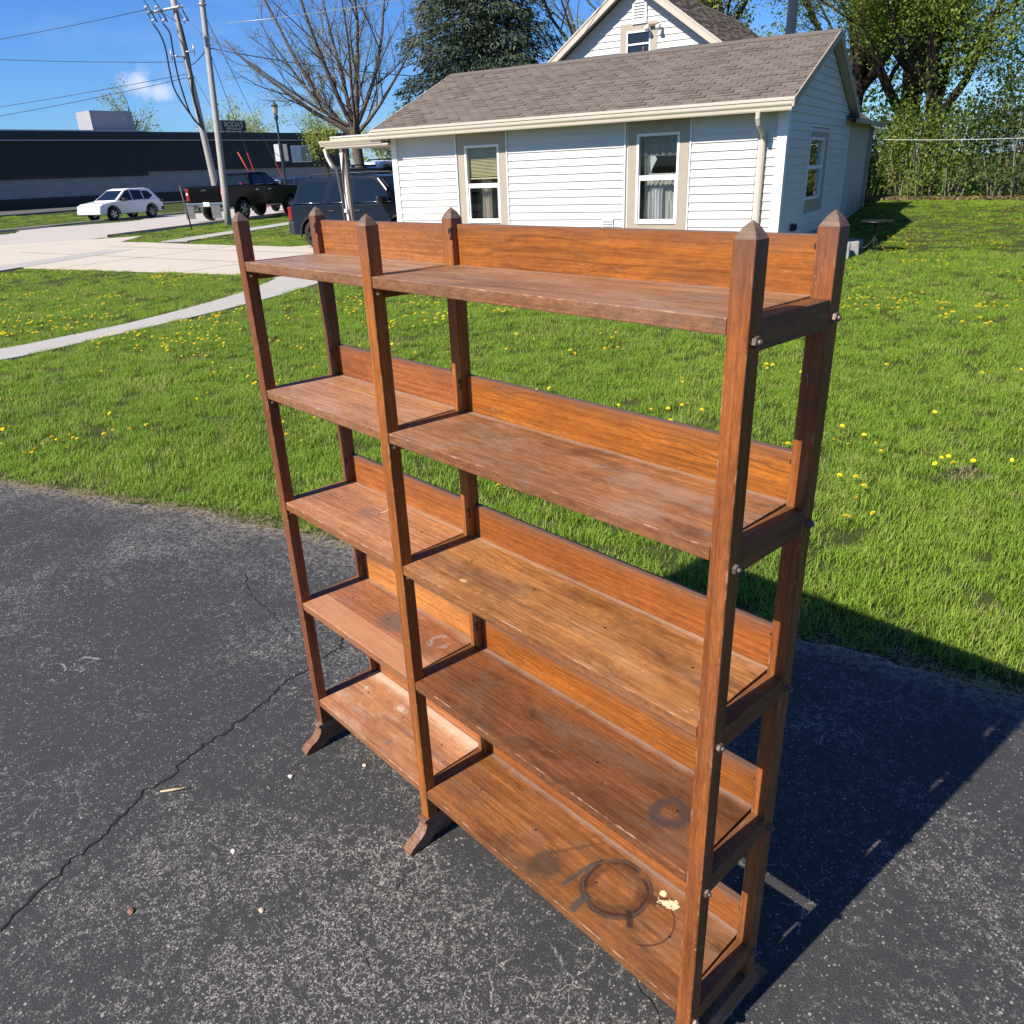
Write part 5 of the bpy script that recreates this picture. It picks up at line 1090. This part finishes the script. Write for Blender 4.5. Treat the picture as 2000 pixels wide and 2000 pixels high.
L_spr2 = leafmat('olive spruce needles', (.05, .065, .03), (.12, .135, .06), .15); L_dry = leafmat('dry brown leaves', (.10, .07, .04), (.22, .16, .09), .2)
def finish(t, name, label, loc, bm_, leaf, per, jit, size, group, spread=1.6, frac=1., aspect=.55):
    root = empty(name, label, 'tree', loc, 0, group); t.b.obj('trunk', bm_, root, fix=False)
    if per:
        C, D = t.leafpts(per, jit)
        if frac < 1: k = rng.random(len(C)) < frac; C, D = C[k], D[k]
        link('crown', leaf_mesh('crown', C, size, leaf, D, aspect, spread), root)
    return root
# 1 the bare vase shaped tree over the porch
t = Tree(5); t.b.tube([(-.05, -.05, -.3), (.02, 0, .3), (.0, .0, 1.6), (-.05, -.04, 2.7), (-.06, -.06, 3.5)], [.32, .23, .19, .19, .21], 12, cap=False)
for ang_, tilt, L, r in ((-2.15, .98, 5.6, .10), (-2.35, .66, 6.4, .10), (-1.7, .45, 6.6, .095), (2.4, .40, 6.6, .095), (.3, .25, 6.8, .10), (1.0, .55, 6.2, .09), (.75, .90, 5.2, .08), (-.4, .7, 5.4, .08), (-2.0, 1.2, 4.6, .07), (-2.6, .85, 5.4, .08), (2.9, .8, 5.2, .075)):
    d = Vector((math.cos(ang_)*math.sin(tilt), math.sin(ang_)*math.sin(tilt), math.cos(tilt)))
    t.grow(Vector((-.06, -.06, 3.0+random.uniform(0, .45))), d, L, r, 4, .06, .085, (6, 9), .70, .46, .50, .005, .22, .12)
finish(t, 'bare_tree', 'wide vase shaped tree just budding, its trunk behind the porch canopy', (-26.1, 16.9, 0), M_bark1, L_bud, 1, .08, .06, 'trees around the house', frac=.22)
# 2 spruce
def spruce(loc, H, rad, label):
    rs = random.Random(3); root = empty('spruce_tree', label, 'tree', loc, 0, 'trees around the house'); tb_ = MB()
    tb_.tube([(0, 0, -.3), (0, 0, H*.5), (0, 0, H)], [.34, .2, .02], 10); C = []; D = []; S_ = []
    n = 520
    for k in range(n):
        h = 1.2+(H-1.4)*(k/n)**1.05; R_ = rad*(1-(h/H))**.78*rs.uniform(.55, 1.12)+.2; a = k*2.399+rs.uniform(-.5, .5)
        m_ = 10; pts = []
        for i in range(m_+1):
            u = i/m_; rr = R_*u; z = h+.10*R_*u-.42*R_*u*u+.16*R_*u**4; pts.append(Vector((rr*math.cos(a), rr*math.sin(a), z)))
        tb_.tube(pts, [.045*(1-i/m_*.85) for i in range(m_+1)], 4, cap=False)
        tang = np.array([-math.sin(a), math.cos(a), 0.]); rad_ = np.array([math.cos(a), math.sin(a), -.25])
        cnt = int(95*R_)
        u = rng.random(cnt)**.6; side = rng.normal(size=cnt)*.20*R_*(.35+.65*np.sin(np.clip(u, .05, 1)*PI*.9)); P_ = np.array([tuple(p) for p in pts]); ii = np.clip((u*m_).astype(int), 0, m_-1); f = (u*m_-ii)[:, None]
        base_ = P_[ii]*(1-f)+P_[ii+1]*f; c = base_+side[:, None]*tang+np.stack([0*u, 0*u, -np.abs(rng.normal(size=cnt))*.16-.25*np.abs(side)], 1)
        C.append(c); D.append(rad_*.7+np.sign(side)[:, None]*tang*.6+np.stack([0*u, 0*u, -.35-0*u], 1))
    tb_.obj('trunk', M_bark2, root, fix=False); C = np.concatenate(C); D = np.concatenate(D)
    q_ = np.array([mnoise.noise(Vector((a*1.0, b_*1.0, c*1.5))) for a, b_, c in C]) > -.30; C, D = C[q_], D[q_]
    k = rng.random(len(C)) < .72; cr = link('crown', leaf_mesh('crown', C[k], .19, L_spr, D[k], .26, .35), root)
    link('crown', leaf_mesh('crown', C[~k]-np.array([0, 0, .05]), .19, L_spr2, D[~k], .26, .4), root)
spruce((-25.6, 22.8, 0), 16.5, 4.6, 'tall shaggy blue green spruce behind the house roof')
# 3 trees behind the house and along the right
def backtree(label, loc, seed, H, r, lean, bk, lf, per, jit, size, depth=3, spread=.7, n=5, frac=1., fork=.35, limb=None, droop=0., kids=(4, 6)):
    t = Tree(seed); rs = t.rs; base = Vector((0, 0, -.3)); d = Vector((lean[0], lean[1], 1)).normalized(); hf = H*fork
    pts = [base+d*hf*u+Vector((rs.gauss(0, .05), rs.gauss(0, .05), 0))*u for u in np.linspace(0, 1, 5)]; t.b.tube(pts, [r*1.35, r*1.05, r, r*.95, r*.9], 10, cap=False)
    for k in range(n):
        a = 2*PI*k/n+rs.uniform(-.5, .5); tl = rs.uniform(.15, .75); dd = (d*math.cos(tl)+Vector((math.cos(a), math.sin(a), 0))*math.sin(tl)).normalized()
        t.grow(pts[-1]-d*rs.uniform(0, hf*.3), dd, (H-hf)*rs.uniform(.6, .95), r*rs.uniform(.5, .68), depth, .06, .12, kids, spread, .55, .52, .008, .3, .2, droop)
    return finish(t, 'deciduous_tree', label, loc, bk, lf, per, jit, size, 'trees around the house', frac=frac)
def gr(x, y): return (x, y, float(rise(x, y)))
backtree('bare grey tree with sparse buds between the spruce and the tall gable', gr(-21.8, 25.5), 21, 11.5, .2, (.05, 0), M_bark1, L_yel, 3, .2, .10, frac=.35, n=6)
backtree('second bare tree half behind the tall gable, thick dark trunk', gr(-18.8, 27.6), 22, 12.5, .3, (-.05, .05), M_bark2, L_yel, 3, .22, .10, frac=.4, n=6)
backtree('dark tree leaning far to the left behind the metal flue', gr(-14.2, 29.3), 23, 12.5, .38, (-.62, -.30), M_bark2, L_yel, 4, .25, .13, n=5, fork=.5)
backtree('upright tree with yellow green leaves right of the metal flue', gr(-14.0, 31.2), 24, 13, .30, (.03, 0), M_bark2, L_grn, 18, .30, .09, n=7)
backtree('leafy tree with twin dark trunks behind the back wing', gr(-11.6, 30.2), 25, 12, .28, (.12, -.05), M_bark2, L_grn, 24, .32, .088, n=7, fork=.28, droop=.12)
backtree('leafy drooping tree above the hedge at the right', gr(-9.6, 28.4), 26, 11, .24, (-.05, -.05), M_bark2, L_grn, 25, .32, .086, n=7, fork=.3, droop=.16)
backtree('green tree behind the hedge at the far right, beyond the bistro table', gr(-6.2, 28.6), 27, 11, .24, (.05, 0), M_bark2, L_yel, 18, .32, .088, n=7, fork=.3, droop=.12)
backtree('rightmost leafy tree at the end of the lawn', gr(-2.6, 29.4), 28, 12, .26, (.08, -.05), M_bark2, L_grn, 19, .32, .092, n=7, fork=.3, droop=.12)
for k, (x, y, H, lab) in enumerate(((-97, 33, 10.5, 'round budding tree behind the roof sign, leftmost of the far row'), (-99, 46, 11.5, 'budding tree behind the dark building, right of the roof sign'), (-96, 57, 10.5, 'far budding tree above the right end of the dark building'), (-92, 68, 10, 'far budding tree glimpsed through the bare tree'))):
    backtree(lab, (x, y, .4), 40+k, H, .28, (0, 0), M_bark1, (L_yel, L_bud)[k % 2], 3, .35, .2, n=8, fork=.18, frac=.7, spread=.8)
backtree('small ornamental tree with yellow leaves in front of the dark building', (-33.9, 20.4, 0), 51, 5.0, .07, (-.05, -.1), M_bark2, L_yel, 5, .14, .10, n=4, fork=.66, depth=2)
def bush(name, label, loc, sx, sy, sz, n, size, mat, cat='bush', group=None, stems=14):
    root = empty(name, label, cat, loc, R(16), group); b_ = MB(); rs = random.Random(int(n))
    tips = []
    for k in range(stems):
        x, y = rs.uniform(-sx, sx)*.8, rs.uniform(-sy, sy)*.6; q = Vector((x*1.15, y*1.1, sz*rs.uniform(.7, 1)))
        b_.tube([Vector((x*.8, y*.8, -.1)), Vector((x, y, sz*.4))+Vector((rs.gauss(0, .1), rs.gauss(0, .1), 0)), q], [.03, .022, .006], 4, cap=False)
    b_.obj('stem', M_bark3, root, fix=False)
    cl = np.array([(rs.uniform(-sx, sx), rs.uniform(-sy, sy), sz*rs.uniform(.15, .95)) for _ in range(max(8, stems*2))]); k = rng.integers(0, len(cl), n)
    C = cl[k]+rng.normal(size=(n, 3))*np.array([.38, .3, .30])*min(1, sz/1.6); C[:, 2] = np.abs(C[:, 2])
    link('foliage', leaf_mesh('foliage', C, size, mat, None, .6), root); return root
for k, (x, y, sx, h) in enumerate(((-11.6, 27.3, 1.6, 2.7), (-9.0, 26.9, 1.5, 3.0), (-6.3, 26.9, 1.5, 3.1), (-3.6, 26.8, 1.5, 3.0), (-.9, 26.6, 1.5, 2.8))):
    bush('hedge_shrub', ('leftmost dark shrub of the hedge, against the back wing', 'second dark shrub of the hedge, right of the back wing', 'middle shrub of the hedge behind the garden table', 'fourth dark shrub of the hedge, beyond the lawn', 'rightmost dark shrub of the hedge')[k], gr(x, y), sx, .8, h, 9000, .085, (L_drk, L_grn, L_drk, L_drk, L_grn)[k], 'shrub', 'hedge shrubs', 22)
bush('garden_shrub', 'bright yellow green shrub seen under the porch canopy', (-44., 33., 0), 4.2, 2., 4.6, 9000, .16, L_yel, 'shrub')
# the wood beyond the hedge reads as one mass
n = 60000; C = np.stack([rng.uniform(-24, 10, n), rng.uniform(33, 41, n), rng.random(n)**1.3*7.5], 1); q = np.array([mnoise.noise(Vector((a*.35, b_*.3, c*.45))) for a, b_, c in C]); C = C[q > -.12]; C[:, 2] += rise(C[:, 0], C[:, 1])
tag(link('woodland', leaf_mesh('woodland', C, .17, L_grn, None, .6)), kind='stuff')
# leaf litter under the hedge
n = 2600; C = np.stack([rng.uniform(-13, 0, n), rng.normal(25.9, .35, n), np.zeros(n)], 1); C[:, 2] = rise(C[:, 0], C[:, 1])+.03; tag(link('leaf_litter', leaf_mesh('leaf_litter', C, .10, L_dry, None, .7)), kind='stuff')
# iris clump at the back wing
ir = empty('iris_clump', 'clump of dark strap leaves growing against the back wing wall', 'plant', (HX, HY, 0), HA)
rs = random.Random(9)
for k in range(26):
    y = 7.2+rs.uniform(0, 2.0); x = .15+rs.uniform(-.05, .25); a = rs.uniform(-1, 1); L = rs.uniform(.35, .65); z0 = .42
    p = [Vector((x, y, z0)), Vector((x+.04*a, y+.06*a, z0+L*.5)), Vector((x+.12*a+.05, y+.2*a, z0+L*.9)), Vector((x+.18*a+.08, y+.3*a, z0+L*.8))]; w_ = Vector((.0, .018, 0)); V = []
    for i, q in enumerate(p): V += [q-w_*(1-i/3.05), q+w_*(1-i/3.05)]
    mb = MB(); mb.add(V, [(0, 1, 3, 2), (2, 3, 5, 4), (4, 5, 7, 6)]); mb.obj('leaf', L_drk, ir, fix=False)

# ------------------------------------------------------------------ grass
def grassmat(name, a, bb, tip):
    m, nt, b = newmat(name); o = nt.nodes['Material Output']; r = orand(nt); h = nd(nt, 'ShaderNodeAttribute', attribute_name='tip').outputs['Fac']; rb_ = nd(nt, 'ShaderNodeAttribute', attribute_name='rnd').outputs['Fac']
    wp = nd(nt, 'ShaderNodeNewGeometry').outputs['Position']; pt = step(nt, nz(nt, wp, .55, 4., .6), .35, .68)
    v = mt(nt, 'MULTIPLY_ADD', r, .3, mt(nt, 'MULTIPLY_ADD', rb_, .35, mt(nt, 'MULTIPLY', pt, .35)))
    c = mix(nt, v, a, bb); c = mix(nt, mt(nt, 'MULTIPLY', h, .35), c, tip)
    setb(nt, b, col=c, rough=.5, spec=.3); t = nd(nt, 'ShaderNodeBsdfTranslucent', {0: mix(nt, .3, c, tip)})
    nt.links.new(nd(nt, 'ShaderNodeMixShader', {0: .42, 1: b.outputs[0], 2: t.outputs[0]}).outputs[0], o.inputs[0]); return m
G_a = grassmat('lawn grass', (.105, .208, .015), (.265, .425, .032), (.35, .47, .075)); G_b = grassmat('yellow lawn grass', (.17, .235, .026), (.34, .42, .075), (.44, .46, .15)); G_s = grassmat('straw grass', (.25, .20, .10), (.42, .35, .20), (.50, .43, .28))
def grass_group():
    g = bpy.data.node_groups.new('scatter', 'GeometryNodeTree'); g.interface.new_socket('Geometry', in_out='INPUT', socket_type='NodeSocketGeometry'); g.interface.new_socket('Geometry', in_out='OUTPUT', socket_type='NodeSocketGeometry')
    gi, go = g.nodes.new('NodeGroupInput'), g.nodes.new('NodeGroupOutput')
    def attr(n): a = g.nodes.new('GeometryNodeInputNamedAttribute'); a.data_type = 'FLOAT'; a.inputs['Name'].default_value = n; return a.outputs['Attribute']
    cmp_ = g.nodes.new('FunctionNodeCompare'); cmp_.data_type = 'FLOAT'; cmp_.operation = 'GREATER_THAN'; g.links.new(attr('pt'), cmp_.inputs[0]); cmp_.inputs[1].default_value = .5
    sp = g.nodes.new('GeometryNodeSeparateGeometry'); sp.domain = 'POINT'; g.links.new(gi.outputs[0], sp.inputs[0]); g.links.new(cmp_.outputs[0], sp.inputs['Selection'])
    iop = g.nodes.new('GeometryNodeInstanceOnPoints'); g.links.new(sp.outputs[0], iop.inputs['Points']); g.links.new(sp.outputs[1], iop.inputs['Instance'])
    cx = g.nodes.new('ShaderNodeCombineXYZ'); g.links.new(attr('rot'), cx.inputs[2]); g.links.new(cx.outputs[0], iop.inputs['Rotation'])
    c2 = g.nodes.new('ShaderNodeCombineXYZ'); g.links.new(attr('scl'), c2.inputs[0]); g.links.new(attr('scl'), c2.inputs[1]); g.links.new(attr('hgt'), c2.inputs[2]); g.links.new(c2.outputs[0], iop.inputs['Scale'])
    g.links.new(iop.outputs[0], go.inputs[0]); return g
GG = grass_group()
def tuft(nb, rad, h, w, bend, seed):
    r = np.random.default_rng(seed); V = []; F = []; T = []; RN = []
    for k in range(nb):
        a = r.uniform(0, 2*PI); q = rad*math.sqrt(r.random()); p = np.array([q*math.cos(a), q*math.sin(a), 0]); b_ = r.uniform(0, 2*PI); H = h*r.uniform(.5, 1.15); B = bend*H*r.uniform(.3, 1.3)
        d = np.array([math.cos(b_), math.sin(b_), 0]); sd_ = np.array([-d[1], d[0], 0])*w*r.uniform(.7, 1.2)*.5; o = len(V)
        for t, ww in ((0, 1), (.45, .9), (.8, .55)):
            c = p+d*B*t*t+np.array([0, 0, H*(t-.22*bend*t*t)]); V += [c-sd_*ww, c+sd_*ww]; T += [t, t]
        V.append(p+d*B+np.array([0, 0, H*(1-.22*bend)])); T.append(1); rr = r.random(); RN += [rr]*7
        F += [(o, o+1, o+3), (o, o+3, o+2), (o+2, o+3, o+5), (o+2, o+5, o+4), (o+4, o+5, o+6)]
    return np.array(V), np.array(F), T, RN
def scatter(name, pts, scl, hgt, tf, mat):
    V, F, T, RN = tf; n, k = len(V), len(pts); me = np_mesh(name, np.concatenate([V, pts]), F, mat)
    for an, v in (('pt', np.r_[np.zeros(n), np.ones(k)]), ('rot', np.r_[np.zeros(n), rng.uniform(0, 6.28, k)]), ('scl', np.r_[np.ones(n), scl]), ('hgt', np.r_[np.ones(n), hgt]), ('tip', np.r_[T, np.zeros(k)]), ('rnd', np.r_[RN, np.zeros(k)])):
        a = me.attributes.new(an, 'FLOAT', 'POINT'); a.data.foreach_set('value', np.asarray(v, np.float32))
    o = link(name, me); md = o.modifiers.new('scatter', 'NODES'); md.node_group = GG; return tag(o, kind='stuff')
HC, HS_ = math.cos(HA), math.sin(HA)
def free(x, y):
    ok = (y > edge_y(x)+.02) & ~inpoly(x, y, DRIVE) & ~inpoly(x, y, WALK)
    lx = (x-HX)*HC+(y-HY)*HS_; ly = -(x-HX)*HS_+(y-HY)*HC
    ok &= ~((lx > -9) & (lx < .02) & (ly > -.02) & (ly < 14)); n_ = x*Nn[0]+y*Nn[1]; s_ = x*Ss[0]+y*Ss[1]
    ok &= ~((n_ > 15.3) & (n_ < 16.4)) & ~((n_ > 20.8) & (n_ < 31.05)) & ~(n_ > 40)
    ok &= ~((n_ > 15) & (s_ < 24.) & (s_ > -5)) ; return ok
cf = cam.matrix_world.to_3x3() @ Vector((0, 0, -1)); cyaw = math.atan2(cf.y, cf.x)
def ring(r0, r1, dens, half=None):
    half = half or (.82 if r1 < 9 else .66)
    A = half*(r1*r1-r0*r0); n = int(A*dens); r = np.sqrt(rng.uniform(r0*r0, r1*r1, n)); a = cyaw+rng.uniform(-half, half, n); x, y = CAM.x+r*np.cos(a), CAM.y+r*np.sin(a); k = free(x, y); return x[k], y[k]
def far_z(x, y): return np.where(x*Nn[0]+y*Nn[1] > 31, .46*np.clip((x*Nn[0]+y*Nn[1]-31)/11, 0, 1), rise(x, y))-.03
def clump(x, y, f, seed): return np.array([mnoise.noise(Vector((a*f, b_*f, seed))) for a, b_ in zip(x, y)])
specs = [(2.2, 5.5, 190, .95), (5.5, 8, 140, 1.), (8, 12, 95, 1.12), (12, 18, 52, 1.35), (18, 30, 22, 1.9), (30, 62, 5, 3.4)]
ax, ay, as_ = [], [], []
for r0, r1, de, sc in specs:
    x, y = ring(r0, r1, de); ax.append(x); ay.append(y); as_.append(np.full(len(x), sc))
ax, ay, as_ = map(np.concatenate, (ax, ay, as_)); az = far_z(ax, ay)
ed = ay-edge_y(ax); c1 = clump(ax, ay, 1.1, 2.); c2 = clump(ax, ay, 4., 5.)
dry = (ed < .10+.12*c2) | (((ax-.05)**2+(ay-4.05)**2) < (.16+.1*c2)**2)
hg = (1.+.35*c1+.25*c2)*np.clip(.35+ed*1.6, .35, 1.)*np.where(as_ > 1.6, .75, 1.)
keep = rng.random(len(ax)) < np.where(ed < .12, .55, 1.); mix_ = rng.random(len(ax))
yel = keep & ~dry & (mix_ < .16+.20*np.clip(c1*2, -.5, 1)); gre = keep & ~dry & ~yel; stw = (keep & dry & (rng.random(len(ax)) < .8)) | (keep & (mix_ > .965))
pts = np.stack([ax, ay, az], 1)
half = rng.random(len(ax)) < .5
for i, (sel_, tf, mat) in enumerate(((gre & half, tuft(54, .085, .052, .0040, .6, 1), G_a), (gre & ~half, tuft(50, .085, .060, .0040, .9, 2), G_a), (yel, tuft(48, .08, .052, .0040, .8, 3), G_b), (stw, tuft(26, .07, .035, .0042, 1.3, 4), G_s))):
    scatter(('lawn_grass', 'lawn_grass', 'pale_grass', 'straw_grass')[i], pts[sel_], as_[sel_]**.85, (hg*as_**.25)[sel_]*np.where(sel_[sel_], 1, 1), tf, mat)
# a few grass tufts and straw creeping over the asphalt edge
n = 420; x = rng.uniform(-6, 2, n); y = edge_y(x)-np.abs(rng.normal(0, .05, n)); scatter('edge_straw', np.stack([x, y, np.zeros(n)], 1), np.full(n, .8), np.full(n, .45), tuft(14, .05, .03, .0035, 1.6, 6), G_s)
# ------------------------------------------------------------------ dandelions
m, nt, b = newmat('dandelion petals'); r = orand(nt); setb(nt, b, col=mix(nt, r, (.78, .56, .008), (.88, .70, .02)), rough=.6, spec=.2); M_dand = m
M_stem = plain('dandelion stem', (.16, .22, .06), .6)
def dandelion():
    mb = MB(); rs = random.Random(2)
    for ring_, (n, r, h0, h1) in enumerate(((11, .021, .002, .004), (8, .015, .004, .010), (5, .008, .007, .014))):
        for k in range(n):
            a = 2*PI*k/n+ring_*.3; ca_, sa_ = math.cos(a), math.sin(a); w_ = .0042
            mb.add([(-sa_*w_*.4, ca_*w_*.4, h0), (sa_*w_*.4, -ca_*w_*.4, h0), (ca_*r+sa_*w_, sa_*r-ca_*w_, h1), (ca_*r-sa_*w_, sa_*r+ca_*w_, h1)], [(0, 1, 2, 3)], 0)
    mb.tube([(0, 0, -.075), (.003, 0, -.03), (0, 0, .001)], [.0016, .0016, .003], 4, 1)
    return mb.mesh('dandelion', [M_dand, M_stem])
dme = dandelion()
cx, cy = [], []
for r0, r1, de, k in ((4, 7, 7.5, .5), (7, 12, 7., .6), (12, 20, 5.5, .7), (20, 36, 3., .7)):
    x, y = ring(r0, r1, de); cl_ = clump(x, y, .5, 8.); q = (rng.random(len(x)) < np.clip(.38+1.9*cl_, .10, 1)); x, y = x[q], y[q]
    m_ = rng.integers(1, 5, len(x)); x = np.repeat(x, m_)+rng.normal(0, .12, m_.sum()); y = np.repeat(y, m_)+rng.normal(0, .12, m_.sum()); cx.append(x); cy.append(y)
cx, cy = np.concatenate(cx), np.concatenate(cy); k = free(cx, cy) & (cy-edge_y(cx) > .35); cx, cy = cx[k], cy[k]; dd = np.hypot(cx-CAM.x, cy-CAM.y); o_ = np.argsort(dd); cx, cy, dd = cx[o_], cy[o_], dd[o_]
n1 = min(290, len(cx)); dz = far_z(cx, cy)
for i in range(n1):
    o = link('dandelion', dme, None, (cx[i], cy[i], dz[i]+random.uniform(.060, .082)), (random.gauss(0, .3), random.gauss(0, .3), random.uniform(0, 6))); s = random.uniform(.55, .95); o.scale = (s, s, s)
    tag(o, 'yellow dandelion in bloom on the green lawn', 'dandelion', 'dandelions in the lawn')
mb = MB(); bv, bf = [v.co.copy() for v in dme.vertices], [tuple(p.vertices) for p in dme.polygons if p.material_index == 0]
for i in range(n1, len(cx)):
    s = random.uniform(.8, 1.25); mb.add([(v.x*s+cx[i], v.y*s+cy[i], v.z*s+dz[i]+.10) for v in bv], bf)
if len(cx) > n1: tag(mb.obj('dandelion_patch', M_dand, fix=False), kind='stuff')
print('dandelions', len(cx), 'tufts', len(ax))
